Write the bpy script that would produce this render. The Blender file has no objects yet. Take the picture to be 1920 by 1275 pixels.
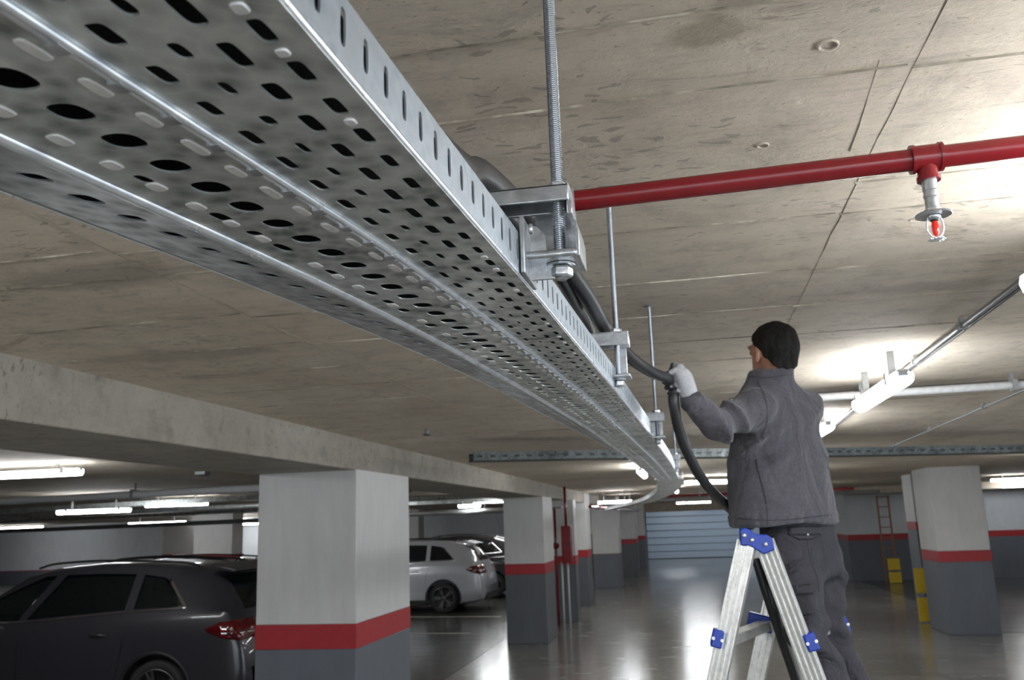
import bpy, bmesh, math, random
import numpy as np
from mathutils import Vector, Matrix
rnd = random.Random(7)
S = bpy.context.scene
COL = S.collection
PI = math.pi

# ------------------------------------------------------------------ camera
H = 2.1                                   # camera height, metres
F_PX, YAW, PITCH, ROLL = 1665.47, -.1842, .2039, -.0349
cy, sy, cp, sp = math.cos(YAW), math.sin(YAW), math.cos(PITCH), math.sin(PITCH)
FWD = Vector((sy*cp, cy*cp, sp)); RGT = Vector((cy, -sy, 0)); UPV = RGT.cross(FWD)
cr, sr = math.cos(ROLL), math.sin(ROLL)
R2 = RGT*cr + UPV*sr; U2 = UPV*cr - RGT*sr
CAM = Vector((0, 0, H))
cd = bpy.data.cameras.new('camera'); co = bpy.data.objects.new('camera', cd); COL.objects.link(co)
co.matrix_world = Matrix(((R2.x, U2.x, -FWD.x, 0), (R2.y, U2.y, -FWD.y, 0), (R2.z, U2.z, -FWD.z, H), (0, 0, 0, 1)))
cd.sensor_width = 36; cd.lens = F_PX*36/1920; cd.clip_start = .02; cd.clip_end = 200
cd.dof.use_dof = True; cd.dof.focus_distance = 1.15; cd.dof.aperture_fstop = 13
S.camera = co
def at(px, py, y):                        # point of the photograph at world distance y
    d = FWD + R2*((px-960)/F_PX) - U2*((py-637.5)/F_PX)
    return CAM + d*(y/d.y)
def atz(px, py, z):
    d = FWD + R2*((px-960)/F_PX) - U2*((py-637.5)/F_PX)
    return CAM + d*((z-H)/d.z)

# ------------------------------------------------------------------ world + exposure
w = bpy.data.worlds.new('World'); S.world = w; w.use_nodes = True
w.node_tree.nodes['Background'].inputs[0].default_value = (.55, .6, .65, 1)
w.node_tree.nodes['Background'].inputs[1].default_value = 2.3
S.view_settings.view_transform = 'Standard'; S.view_settings.look = 'None'
S.view_settings.exposure = 1.0; S.view_settings.gamma = 1
S.cycles.max_bounces = 8; S.cycles.diffuse_bounces = 5; S.cycles.glossy_bounces = 4
S.cycles.use_denoising = True; S.cycles.sample_clamp_indirect = 6
TUBE = 27.0                               # radiance of the fluorescent tubes

# ------------------------------------------------------------------ helpers
def lin(c):
    return tuple(((x/255+.055)/1.055)**2.4 if x > 10 else x/255/12.92 for x in c)
def link(name, me, mat=None, parent=None, smooth=False):
    o = bpy.data.objects.new(name, me); COL.objects.link(o)
    if mat is not None and not me.materials: me.materials.append(mat)
    if parent is not None: o.parent = parent
    if smooth and len(me.polygons): me.polygons.foreach_set('use_smooth', [True]*len(me.polygons))
    return o
class MB:
    def __init__(s): s.v = []; s.f = []
    def add(s, vs, fs):
        n = len(s.v); s.v += [tuple(v) for v in vs]; s.f += [tuple(i+n for i in f) for f in fs]; return s
    def box(s, a, b, M=None):
        x0, y0, z0 = a; x1, y1, z1 = b
        vs = [Vector(p) for p in ((x0,y0,z0),(x1,y0,z0),(x1,y1,z0),(x0,y1,z0),(x0,y0,z1),(x1,y0,z1),(x1,y1,z1),(x0,y1,z1))]
        if M is not None: vs = [M @ v for v in vs]
        return s.add(vs, [(0,3,2,1),(4,5,6,7),(0,1,5,4),(1,2,6,5),(2,3,7,6),(3,0,4,7)])
    def cbox(s, c, d, M=None):
        return s.box([c[i]-d[i]/2 for i in range(3)], [c[i]+d[i]/2 for i in range(3)], M)
    def bar(s, p, q, w, h, up=(0, 0, 1)):       # box section between two points
        p, q = Vector(p), Vector(q); d = (q-p).normalized(); u = Vector(up); r = d.cross(u).normalized(); u = r.cross(d)
        vs = [e + r*(a*w/2) + u*(b*h/2) for e in (p, q) for a, b in ((-1,-1),(1,-1),(1,1),(-1,1))]
        return s.add(vs, [(0,1,2,3),(7,6,5,4),(0,4,5,1),(1,5,6,2),(2,6,7,3),(3,7,4,0)])
    def tube(s, pts, r, n=12, cap=True):
        pts = [Vector(p) for p in pts]; N = len(pts); rr = r if hasattr(r, '__len__') else [r]*N
        t0 = (pts[1]-pts[0]).normalized(); a = Vector((0,0,1)) if abs(t0.z) < .9 else Vector((1,0,0))
        u = t0.cross(a).normalized(); vs = []
        for i, p in enumerate(pts):
            t = (pts[min(i+1, N-1)]-pts[max(i-1, 0)]).normalized()
            u = (u - t*u.dot(t)).normalized(); w_ = t.cross(u)
            vs += [p + (u*math.cos(2*PI*k/n) + w_*math.sin(2*PI*k/n))*rr[i] for k in range(n)]
        fs = [(i*n+k, i*n+(k+1) % n, (i+1)*n+(k+1) % n, (i+1)*n+k) for i in range(N-1) for k in range(n)]
        if cap: fs += [tuple(range(n-1, -1, -1)), tuple((N-1)*n+k for k in range(n))]
        return s.add(vs, fs)
    def lathe(s, prof, n=16, M=None, cap=True):  # prof = [(r, z)...] round the z axis
        vs = [Vector((r*math.cos(2*PI*k/n), r*math.sin(2*PI*k/n), z)) for r, z in prof for k in range(n)]
        if M is not None: vs = [M @ v for v in vs]
        N = len(prof)
        fs = [(i*n+k, i*n+(k+1) % n, (i+1)*n+(k+1) % n, (i+1)*n+k) for i in range(N-1) for k in range(n)]
        if cap: fs += [tuple(range(n-1, -1, -1)), tuple((N-1)*n+k for k in range(n))]
        return s.add(vs, fs)
    def prism(s, poly, a, b, M=None):            # poly in xz, extruded along y from a to b
        n = len(poly); vs = [Vector((x, y, z)) for y in (a, b) for x, z in poly]
        if M is not None: vs = [M @ v for v in vs]
        return s.add(vs, [tuple(range(n)), tuple(range(2*n-1, n-1, -1))] + [(k, k+n, (k+1) % n+n, (k+1) % n) for k in range(n)])
    def mesh(s, name='m'):
        me = bpy.data.meshes.new(name); me.from_pydata(s.v, [], s.f); me.update()
        bm = bmesh.new(); bm.from_mesh(me); bmesh.ops.recalc_face_normals(bm, faces=bm.faces); bm.to_mesh(me); bm.free()
        return me
    def build(s, name, mat, parent=None, smooth=False, bevel=0, seg=2, angle=None):
        o = link(name, s.mesh(name), mat, parent, smooth or bevel > 0)
        if bevel:
            m = o.modifiers.new('b', 'BEVEL'); m.width = bevel; m.segments = seg; m.limit_method = 'ANGLE'; m.angle_limit = .6
        if smooth or bevel:
            me = o.data
            if angle or bevel: me.set_sharp_from_angle(angle=angle or .6)
        return o
def tag(o, label=None, cat=None, group=None, kind=None):
    if label: o['label'] = label
    if cat: o['category'] = cat
    if group: o['group'] = group
    if kind: o['kind'] = kind
    return o
def empty(name, loc=(0, 0, 0), label=None, cat=None, group=None):
    o = bpy.data.objects.new(name, None); COL.objects.link(o); o.location = loc; o.empty_display_size = .1
    return tag(o, label, cat, group)
def spline(pts, n=8):                            # Catmull-Rom through points
    P = [Vector(p) for p in pts]; P = [P[0]*2-P[1]] + P + [P[-1]*2-P[-2]]; out = []
    for i in range(1, len(P)-2):
        for k in range(n):
            t = k/n; a, b, c, d = P[i-1:i+3]
            out.append(.5*((2*b)+(c-a)*t+(2*a-5*b+4*c-d)*t*t+(3*b-a-3*c+d)*t**3))
    return out + [P[-2]]
def interp(x, xs, ys): return float(np.interp(x, xs, ys))

# ------------------------------------------------------------------ materials
class NT:
    def __init__(s, name):
        s.m = bpy.data.materials.new(name); s.m.use_nodes = True; s.t = s.m.node_tree; s.b = s.t.nodes['Principled BSDF']
        s.tc = s.t.nodes.new('ShaderNodeTexCoord')
    def n(s, typ, **k):
        nd = s.t.nodes.new('ShaderNode'+typ)
        for a, v in k.items(): setattr(nd, a, v)
        return nd
    def l(s, a, b): s.t.links.new(a, b)
    def map(s, scale=(1, 1, 1), rot=(0, 0, 0), coord='Object'):
        mp = s.n('Mapping'); mp.inputs['Scale'].default_value = scale; mp.inputs['Rotation'].default_value = rot
        s.l(s.tc.outputs[coord], mp.inputs[0]); return mp.outputs[0]
    def noise(s, vec, scale, detail=6, rough=.6, dist=0):
        nd = s.n('TexNoise'); nd.inputs['Scale'].default_value = scale; nd.inputs['Detail'].default_value = detail
        nd.inputs['Roughness'].default_value = rough; nd.inputs['Distortion'].default_value = dist; s.l(vec, nd.inputs['Vector']); return nd.outputs[0]
    def vor(s, vec, scale, feature='F1'):
        nd = s.n('TexVoronoi'); nd.feature = feature; nd.inputs['Scale'].default_value = scale; s.l(vec, nd.inputs['Vector']); return nd.outputs[0]
    def ramp(s, fac, *stops):
        nd = s.n('ValToRGB'); e = nd.color_ramp.elements
        while len(e) < len(stops): e.new(.5)
        for i, (p, c) in enumerate(stops):
            e[i].position = p; e[i].color = (*c, 1) if hasattr(c, '__len__') else (c, c, c, 1)
        s.l(fac, nd.inputs[0]); return nd.outputs[0]
    def mix(s, fac, a, b, mode='MIX'):
        nd = s.n('Mix', data_type='RGBA', blend_type=mode)
        for inp, v in ((nd.inputs[0], fac), (nd.inputs[6], a), (nd.inputs[7], b)):
            if hasattr(v, 'is_linked'): s.l(v, inp)
            elif hasattr(v, '__len__'): inp.default_value = (*v, 1)
            else: inp.default_value = v
        return nd.outputs[2]
    def math(s, op, a, b=0):
        nd = s.n('Math', operation=op)
        for i, v in enumerate((a, b)):
            if hasattr(v, 'is_linked'): s.l(v, nd.inputs[i])
            else: nd.inputs[i].default_value = v
        return nd.outputs[0]
    def bump(s, h, strength=.3, dist=.01, prev=None):
        nd = s.n('Bump'); nd.inputs['Strength'].default_value = strength; nd.inputs['Distance'].default_value = dist
        s.l(h, nd.inputs['Height'])
        if prev: s.l(prev, nd.inputs['Normal'])
        return nd.outputs[0]
    def fin(s, col=None, rough=None, metal=None, normal=None, **k):
        for nm, v in (('Base Color', col), ('Roughness', rough), ('Metallic', metal), ('Normal', normal)):
            if v is None: continue
            if hasattr(v, 'is_linked'): s.l(v, s.b.inputs[nm])
            elif hasattr(v, '__len__'): s.b.inputs[nm].default_value = (*v, 1)
            else: s.b.inputs[nm].default_value = v
        for nm, v in k.items(): s.b.inputs[nm.replace('_', ' ')].default_value = v
        return s.m
def plain(name, col, rough=.5, metal=0, bump=0, scale=40, var=.12, **k):
    t = NT(name); v = t.map()
    n = t.noise(v, scale, 4)
    c = t.ramp(n, (.3, [x*(1-var) for x in col]), (.7, [min(1, x*(1+var)) for x in col]))
    nr = t.bump(n, bump, .004) if bump else None
    return t.fin(c, rough, metal, nr, **k)
def emit(name, col, st):
    t = NT(name); return t.fin((0.8, .8, .8), .4, 0, None, Emission_Strength=st, Emission_Color=(*col, 1))

def concrete(name, c0, c1, c2, stain=True, rough=.75, ax=(1, 1, 1)):
    t = NT(name); v = t.map(ax)
    big = t.noise(v, .9, 5, .65, .6); mid = t.noise(v, 6, 10, .75, .4); vs = t.map((1.6*ax[0], 9*ax[1], 4), (0, 0, .06))
    streak = t.noise(vs, 2.2, 9, .72, .6)
    c = t.ramp(big, (.28, c0), (.5, c1), (.75, c2))
    c = t.mix(.8, c, t.ramp(mid, (.3, .55), (.48, .88), (.7, 1.0)), 'MULTIPLY')
    c = t.mix(.7, c, t.ramp(streak, (.30, .45), (.42, .9), (.7, 1.0)), 'MULTIPLY')
    # scattered pits and short dark scratches in the cement skin
    wob = t.n('VectorMath', operation='ADD'); nz = t.n('TexNoise'); nz.inputs['Scale'].default_value = 14; nz.inputs['Detail'].default_value = 4
    t.l(v, nz.inputs['Vector']); sc = t.n('VectorMath', operation='SCALE'); sc.inputs['Scale'].default_value = .09
    t.l(nz.outputs['Color'], sc.inputs[0]); t.l(v, wob.inputs[0]); t.l(sc.outputs[0], wob.inputs[1])
    mp = t.n('Mapping'); mp.inputs['Scale'].default_value = (1, 3.2, 1); t.l(wob.outputs[0], mp.inputs[0])
    zone = t.noise(v, 2.1, 3, .5)
    pit = t.vor(mp.outputs[0], 13); thr = t.math('MULTIPLY', t.ramp(zone, (.40, 0.0), (.62, 1.0)), .27)
    pm = t.math('LESS_THAN', pit, thr)
    pit2 = t.math('LESS_THAN', t.vor(t.map((1, 1.8, 1), (0, 0, .5)), 34), .11)
    chip = t.ramp(t.noise(t.map((4, 20, 4)), 4, 8, .8, 1.6), (.59, 0.0), (.66, 1.0))
    chip = t.math('MULTIPLY', chip, t.ramp(t.noise(v, 1.3, 3, .5), (.4, .25), (.6, 1.0)))
    dark = [x*.38 for x in c0]
    c = t.mix(t.math('MULTIPLY', pm, .55), c, dark); c = t.mix(t.math('MULTIPLY', pit2, .5), c, dark); c = t.mix(t.math('MULTIPLY', chip, .75), c, dark)
    if stain:
        st = t.ramp(t.noise(t.map((1.1, 1.3, 1), (0, 0, .4)), 1.3, 7, .8, .8), (.58, 0.0), (.66, 1.0))
        c = t.mix(t.math('MULTIPLY', st, .4), c, (.17, .135, .08))
        for cx_, cy_, rx_, ry_, am, cc in ((.14, 1.31, .075, .05, .5, (.20, .165, .09)), (-1.55, 2.2, .30, .13, .45, (.19, .16, .12)), (-.02, 1.12, .12, .05, .35, (.2, .165, .1)), (-1.0, 2.35, .3, .12, .35, (.19, .16, .12)), (.9, 3.1, .35, .08, .3, (.2, .17, .12)), (-1.9, 3.3, .5, .12, .3, (.19, .16, .12))):
            mp2 = t.n('Mapping', vector_type='TEXTURE'); mp2.inputs['Location'].default_value = (cx_, cy_, 2.82); mp2.inputs['Scale'].default_value = (rx_, ry_, 1); t.l(wob.outputs[0], mp2.inputs[0])
            ln = t.n('VectorMath', operation='LENGTH'); t.l(mp2.outputs[0], ln.inputs[0])
            dd = t.math('ADD', ln.outputs['Value'], t.math('MULTIPLY', mid, .9))
            c = t.mix(t.math('MULTIPLY', t.ramp(dd, (.55, 1.0), (1.0, 0.0)) if False else t.math('SUBTRACT', 1, t.ramp(t.math('MULTIPLY', dd, .5), (.5, 0.0), (.78, 1.0))), am), c, cc)
    h = t.math('ADD', t.math('MULTIPLY', mid, .8), t.math('MULTIPLY', streak, .9)); h = t.math('ADD', h, t.math('MULTIPLY', t.noise(t.map((1, 1.5, 1)), 38, 6, .75, .4), .45))
    for m_, k in ((chip, .5), (pm, .4), (pit2, .4)): h = t.math('SUBTRACT', h, t.math('MULTIPLY', m_, k))
    return t.fin(c, rough, 0, t.bump(h, .7, .014))
M = {}
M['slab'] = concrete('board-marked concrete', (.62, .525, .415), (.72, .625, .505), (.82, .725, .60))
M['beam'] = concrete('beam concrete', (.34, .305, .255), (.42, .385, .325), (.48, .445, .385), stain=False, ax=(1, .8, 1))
def galv(name, lo, hi, rough=.34, sc=7):
    t = NT(name); v = t.map(); a = t.noise(v, sc, 6, .65, 1.1); b = t.vor(v, sc*7); c_ = t.noise(v, 60, 3)
    f = t.math('ADD', t.math('MULTIPLY', a, .75), t.math('MULTIPLY', b, .3))
    c = t.ramp(f, (.36, lo), (.5, [(x*.45+y*.55) for x, y in zip(lo, hi)]), (.66, hi))
    r = t.ramp(f, (.3, rough+.14), (.7, rough-.06))
    return t.fin(c, r, .72, t.bump(a, .12, .004))
M['galv'] = galv('galvanised steel', (.25, .27, .265), (.80, .83, .82), .34)
M['galv_d'] = galv('dull galvanised steel', (.05, .055, .055), (.12, .13, .13), .5)
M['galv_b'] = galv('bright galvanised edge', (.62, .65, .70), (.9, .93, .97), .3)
M['zinc'] = plain('zinc plated', (.52, .54, .56), .3, .8, .25, 55, .22)
M['zinc_rod'] = plain('zinc plated rod', (.60, .62, .65), .24, .9, 0, 60, .05)
M['galv_w'] = galv('galvanised side wall', (.27, .31, .35), (.46, .51, .56), .36, 9)
M['tab'] = plain('bright zinc tab', (.80, .80, .80), .45, .35)
M['red'] = plain('red gloss paint', (.19, .008, .012), .25, 0, .05, 30, .1)
M['band'] = plain('red band paint', (.34, .018, .024), .5, 0, .03, 12, .08)
M['white'] = None
def wallpaint(name, col, dirt=.18):
    t = NT(name); v = t.map((1, 1, .6)); n = t.noise(v, 2.2, 7, .7, .5); n2 = t.noise(t.map((6, 6, .7)), 2, 6, .7)
    c = t.mix(dirt, col, t.ramp(n, (.3, .45), (.65, 1.0)), 'MULTIPLY'); c = t.mix(dirt*.8, c, t.ramp(n2, (.3, .5), (.6, 1.0)), 'MULTIPLY')
    return t.fin(c, .55, 0, t.bump(t.noise(v, 30, 4), .08, .004))
M['white'] = wallpaint('off-white column paint', (.60, .59, .58))
M['wallwhite'] = wallpaint('white wall paint', (.62, .64, .67))
M['grey'] = wallpaint('grey dado paint', (.125, .137, .16), .25)
M['dgrey'] = wallpaint('dark grey dado paint', (.10, .108, .12), .25)
t = NT('polished concrete floor'); v = t.map(); a = t.noise(v, .55, 6, .6, .8); b = t.noise(t.map((1, 3, 1)), 1.6, 7, .7, .6); g = t.noise(v, 40, 4)
c = t.ramp(a, (.3, (.16, .15, .13)), (.55, (.24, .228, .205)), (.75, (.33, .315, .29)))
c = t.mix(.6, c, t.ramp(b, (.3, .55), (.6, 1.0)), 'MULTIPLY')
M['floor'] = t.fin(c, t.ramp(b, (.3, .15), (.7, .30)), 0, t.bump(t.noise(t.map((1, 1, 1)), 3.2, 3, .5), .10, .02), Specular_IOR_Level=.7, Coat_Weight=.5, Coat_Roughness=.16)
M['rubber'] = plain('black cable sheath', (.022, .022, .024), .42, 0, .15, 60)
M['galv_o'] = galv('galvanised outer flange', (.26, .28, .29), (.62, .65, .66), .4)
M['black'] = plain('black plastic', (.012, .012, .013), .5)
M['tube'] = emit('fluorescent diffuser', (.93, .97, 1.0), TUBE)
M['lampbody'] = plain('lamp housing', (.42, .43, .44), .5)
M['pipe'] = plain('grey plastic conduit', (.52, .52, .52), .4)
M['pipe_d'] = plain('dull steel conduit', (.26, .26, .26), .45, .4)
M['line'] = plain('worn white line paint', (.42, .41, .38), .5)
M['yellow'] = plain('yellow paint', (.62, .43, .02), .5)
M['alu'] = galv('brushed aluminium', (.62, .62, .60), (.82, .82, .80), .36, 12)
M['blue'] = plain('blue plastic', (.012, .045, .34), .4)
# ------------------------------------------------------------------ the setting
SL = 2.82
def struct(name, mb, mat, bevel=0, **k):
    return tag(mb.build(name, mat, None, bevel=bevel, **k), kind='structure')
struct('floor', MB().box((-42, -7, -.2), (7, 17, 0)).box((-42, 17, -.2), (14, 52, 0)), M['floor'])
ceil = struct('ceiling', MB().box((-42, -7, SL), (7, 17, SL+.25)).box((-42, 17, SL), (14, 52, SL+.25)), M['slab'])
# raised joints left by the formwork panels
def seam(p, q, w=.006, d=.004, seed=0):
    r = random.Random(seed); p, q = Vector((*p, SL)), Vector((*q, SL)); n = max(3, int((q-p).length/.12)); t = (q-p).normalized(); s = Vector((-t.y, t.x, 0))
    mb = MB(); vs = []
    for i in range(n+1):
        c = p.lerp(q, i/n) + s*r.uniform(-.002, .002); ww = w*r.choice((.15, .3, .6, .9, 1.1))/2; dd = d*r.uniform(.25, 1.2)
        vs += [c-s*ww+Vector((0, 0, .001)), c-Vector((0, 0, dd)), c+s*ww+Vector((0, 0, .001))]
    mb.add(vs, [(3*i+a, 3*i+b, 3*i+3+b, 3*i+3+a) for i in range(n) for a, b in ((0, 1), (1, 2), (2, 0))])
    return mb.build('formwork_seam', M['seam'], ceil)
t = NT('fin of mortar at a joint'); n_ = t.noise(t.map(), 2.6, 5, .8)
M['seam'] = t.fin(t.ramp(n_, (.38, (.13, .11, .08)), (.5, (.30, .26, .2)), (.62, (.6, .55, .45))), .8, 0, None)
k = 0
for y in [.72, .97, 1.23, 1.475, 1.98, 2.2, 2.72, 3.2, 3.72, 4.25, 4.8, 5.4, 6.2, 7.0]:
    for x0, x1 in ((-2.5, -1.42), (-1.41, .41), (.42, 1.9)):
        if rnd.random() < (.9 if y < 4 else .55): seam((x0, y+rnd.uniform(-.02, .02)), (x1, y-.03+rnd.uniform(-.02, .02)), seed=k, w=.007+.0015*y)
        k += 1
for x, y0, y1 in ((.415, .4, 3.6), (-1.41, .5, 7), (1.9, .8, 8), (.36, 1.42, 1.8), (-.5, 2.6, 7.5)):
    seam((x, y0), (x+.02, y1), seed=k, w=.006, d=.0016); k += 1
# shallow tie-hole cones and drips on the slab
for x, y, r in ((.27, 1.35, .014), (.20, 1.72, .010), (.255, 1.95, .009), (.62, 2.3, .012), (-1.15, 2.55, .012)):
    MB().lathe([(r*1.25, 0), (r*1.2, -.003), (r, -.003), (r*.8, -.0005)], 14, Matrix.Translation((x, y, SL)), cap=False).build('tie_hole_rim', M['slab'], ceil, smooth=True)

def beam(a, b, label, mat=None):
    o = MB().box(a, b).build('concrete_beam', mat or M['beam'], None, bevel=.008, seg=1)
    tag(o, label, 'beam'); return o
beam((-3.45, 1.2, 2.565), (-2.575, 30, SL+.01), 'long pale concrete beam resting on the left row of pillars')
for y, z, lab in ((44.5, 2.42, 'far dark cross beam in front of the roller shutter'),):
    beam((-42, y, z), (12, y+.5, SL+.01), lab, M['slab'])
beam((4.9, 28.3, 2.62), (14, 28.8, SL+.01), 'cross beam above the far right grey and white wall', M['slab'])

# far walls: white above, red line, grey dado
def bandwall(nm, a, b, s0, s1, zt, n=1):
    """wall box between corners a,b in plan, painted in three bands: each band its own child"""
    (x0, y0), (x1, y1) = a, b
    root = struct(nm, MB().box((x0, y0, 0), (x1, y1, s0)), M['grey'])
    MB().box((x0, y0-.003, s0), (x1, y1, s1)).build('red_band', M['band'], root)
    MB().box((x0, y0, s1), (x1, y1, zt)).build('white_upper', M['wallwhite'], root)
    return root
bandwall('wall_back', (-42, 49.3), (6, 49.6), 1.22, 1.4, SL)
bandwall('wall_right_far', (4.9, 30), (14, 30.3), 1.22, 1.40, SL)
bandwall('wall_left_far', (-42, 40), (-4.4, 40.3), .62, .66, SL)
bandwall('wall_corridor_right', (4.9, 30.3), (5.2, 49.3), 1.22, 1.40, SL)
bandwall('wall_left', (-42.3, -7), (-42, 52), 1.22, 1.40, SL)

bandwall('wall_rear', (-42, -7.3), (-2.5, -7), 1.22, 1.40, SL)  # unseen wall, cut short to set how much world light enters behind
bandwall('wall_right_near', (7, 8), (7.3, 17.3), 1.22, 1.40, SL)  # unseen wall, added to narrow the side opening and dim the right pillar
bandwall('wall_right_return', (7.3, 17), (14, 17.3), 1.22, 1.40, SL)  # unseen, shuts the gap where world light reached the right pillar
bandwall('wall_right', (14, 17), (14.3, 30), 1.22, 1.40, SL)
# pillars
def pillar(x0, y0, x1, y1, zt, label, s0=1.20, s1=1.383, base=None, group=None):
    r = empty('pillar', ((x0+x1)/2, (y0+y1)/2, 0), label, 'pillar', group)
    T = Matrix.Translation(-r.location)
    MB().box((x0, y0, 0), (x1, y1, s0), T).build('grey_base', base or M['grey'], r, bevel=.006, seg=1)
    MB().box((x0-.002, y0-.002, s0), (x1+.002, y1+.002, s1), T).build('red_band', M['band'], r)
    MB().box((x0, y0, s1), (x1, y1, zt), T).build('white_shaft', M['white'], r, bevel=.006, seg=1)
    return r
BZ = 2.575
pillar(-3.41, 6.81, -2.574, 8.20, BZ, 'nearest thick pillar, between the dark estate car and the pale car')
pillar(-3.31, 16.28, -2.574, 17.45, BZ, 'second pillar of the left row, right of the black parked car', base=M['dgrey'])
pillar(4.20, 16.83, 5.04, 18.01, SL, 'large pillar at the right of the photo with yellow guard beside it', s0=1.203, s1=1.384)
pillar(-3.2, 19.6, -2.43, 20.1, BZ, 'third pillar of the left row, behind the red hose cabinet', base=M['dgrey'])
pillar(-3.1, 23.2, -2.55, 24.2, SL, 'fourth pillar of the left row, with brown stain strip', base=M['dgrey'])
pillar(-3.05, 29.2, -2.2, 30.2, SL, 'fifth pillar of the left row, with wide grey face and hidden stripe', s0=1.05, s1=1.06)
pillar(-3.0, 34.8, -1.95, 35.9, SL, 'sixth pillar of the left row, last but one before the shutter', base=M['dgrey'])
pillar(-2.42, 41, -1.92, 42.2, SL, 'last narrow pillar of the left row beside the roller shutter')
pillar(4.54, 19.6, 5.0, 20.4, SL, 'narrow leaning-looking pillar between yellow guards behind the large right one', s0=1.70, s1=1.86)
pillar(-17.5, 30, -16.0, 30.8, SL, 'bright far pillar above the dark estate car roof, leftmost')
pillar(-12.9, 30, -12.5, 30.8, SL, 'thin far pillar left of the nearest pillar')
pillar(-20.6, 33, -18.9, 33.8, SL, 'wide far pillar at the left above the car roof', base=M['dgrey'])
pillar(-11.6, 36, -10.9, 36.8, SL, 'far pillar just left of the nearest pillar, half hidden')

# roller shutter
d = struct('door_1', MB().box((-2.35, 49.22, 0), (4.9, 49.3, 2.62)), M['dgrey'])
M['shutter'] = plain('blue grey shutter slat', (.44, .56, .72), .4, .0)
for i in range(7):
    z = .02 + i*.362
    MB().box((-2.2, 49.12, z), (4.8, 49.2, z+.345)).build('shutter_slat', M['shutter'], d, bevel=.02, seg=1)
MB().box((-2.45, 48.9, 2.56), (4.9, 49.2, 2.70)).build('shutter_box', M['wallwhite'], d)

t = NT('darker bay floor'); v = t.map(); a = t.noise(v, .5, 6, .6, .8); b = t.noise(t.map((1, 3, 1)), 1.6, 7, .7, .6)
M['bay'] = t.fin(t.ramp(a, (.3, (.055, .052, .046)), (.7, (.105, .10, .09))), t.ramp(b, (.3, .12), (.7, .26)), 0, t.bump(t.noise(v, 3.2, 3, .5), .10, .02), Specular_IOR_Level=.7)
MB().box((-41.9, 4, -.01), (-3.5, 39.9, .004)).build('bay_surface', M['bay'], bpy.data.objects['floor'])
MB().box((5.1, 17.1, -.01), (13.9, 29.9, .004)).build('bay_surface', M['bay'], bpy.data.objects['floor'])
# parking bay lines
fl = bpy.data.objects['floor']
for i, (p, q, w_) in enumerate((((-4.4, 13.75), (-12, 14.9), .1), ((-4.4, 17.9), (-12, 18.6), .1), ((-4.4, 21), (-12, 21.8), .1), ((5.1, 15.5), (6.9, 15.7), .1))):
    MB().bar((*p, .005), (*q, .005), w_, .004).build('bay_line', M['line'] if i < 3 else M['yellow'], fl)
# ------------------------------------------------------------------ the perforated cable tray
ZT = 2.37; ZR = 2.42; ZC = 2.395; YE = 6.5
yA, xA = (.1, .35, .6, .9, 1.3, 1.9, 2.9, 4.5, 6.6), (-.195, -.19, -.181, -.166, -.153, -.131, -.102, -.062, -.038)
yB, xB = (.1, .4, .6, .9, 1.25, 2, 3, 4.3, 6.7), (-.35, -.323, -.295, -.262, -.237, -.198, -.163, -.128, -.092)
yC, xC = (.1, .5, .7, .9, 1.2, 1.8, 2.6, 4, 6.7), (-.49, -.442, -.407, -.38, -.348, -.308, -.27, -.235, -.18)
yD, xD = (.1, .6, .8, .96, 1.28, 1.78, 2.4, 3.2, 4.5, 6.7), (-.62, -.568, -.525, -.500, -.452, -.402, -.372, -.322, -.262, -.20)
def fit(ys, xs):                                  # smooth the run of each edge
    g = np.arange(-1.2, 7.01, .05); v = np.interp(g, ys, xs, left=None)
    v = np.where(g < ys[0], xs[0]+(g-ys[0])*((xs[1]-xs[0])/(ys[1]-ys[0])), v)
    k = np.hanning(15); k /= k.sum(); vp = np.pad(v, 7, mode='edge'); vs = np.convolve(vp, k, 'valid'); vs[:8] = v[:8]; vs[-8:] = v[-8:]
    return lambda y: float(np.interp(y, g, vs))
fA, fB, fC, fD = fit(yA, xA), fit(yB, xB), fit(yC, xC), fit(yD, xD)
Y0 = -.6
tray = empty('cable_tray', (-.2, 3, ZT), 'long perforated galvanised cable tray running from the foreground to the far bend', 'cable tray')
TT = Matrix.Translation(-tray.location)
def strip(mb, pos, u0, u1, hole=None, pitch=.047, phase=0, y0=Y0, y1=YE, yh1=None, jit=0, every=None, seed=3):
    """one strip of a panel from u0 to u1; hole = (half width in u, half length in y, superellipse n)"""
    rr = random.Random(seed); y = y0 + phase; N = 5
    if phase > 0:
        mb.add([pos(u0, y0), pos(u1, y0), pos(u1, y), pos(u0, y)], [(0, 1, 2, 3)])
    i = 0
    while y < y1-1e-6:
        ya, yb = y, min(y+pitch, y1); ym = (ya+yb)/2; um = (u0+u1)/2
        dead = hole is None or yb-ya < pitch*.9 or (every and not every(i))
        if dead:
            mb.add([pos(u0, ya), pos(u1, ya), pos(u1, yb), pos(u0, yb)], [(0, 1, 2, 3)])
        else:
            hu, hv, n = hole; hu *= 1+rr.uniform(-jit, jit); hv *= 1+rr.uniform(-jit, jit)
            q = 5; out = [(-1+2*k/q, -1) for k in range(q)]+[(1, -1+2*k/q) for k in range(q)]+[(1-2*k/q, 1) for k in range(q)]+[(-1, 1-2*k/q) for k in range(q)]
            vo = [pos(um+a*(u1-u0)/2, ym+b*(yb-ya)/2) for a, b in out]; vi = []
            for a, b in out:
                th = math.atan2(b, a); c_, s_ = math.cos(th), math.sin(th)
                vi.append(pos(um+math.copysign(abs(c_)**(2/n), c_)*hu, ym+math.copysign(abs(s_)**(2/n), s_)*hv))
            m4 = 4*q; mb.add(vo+vi, [(k, (k+1) % m4, m4+(k+1) % m4, m4+k) for k in range(m4)])
        y = yb; i += 1
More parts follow.
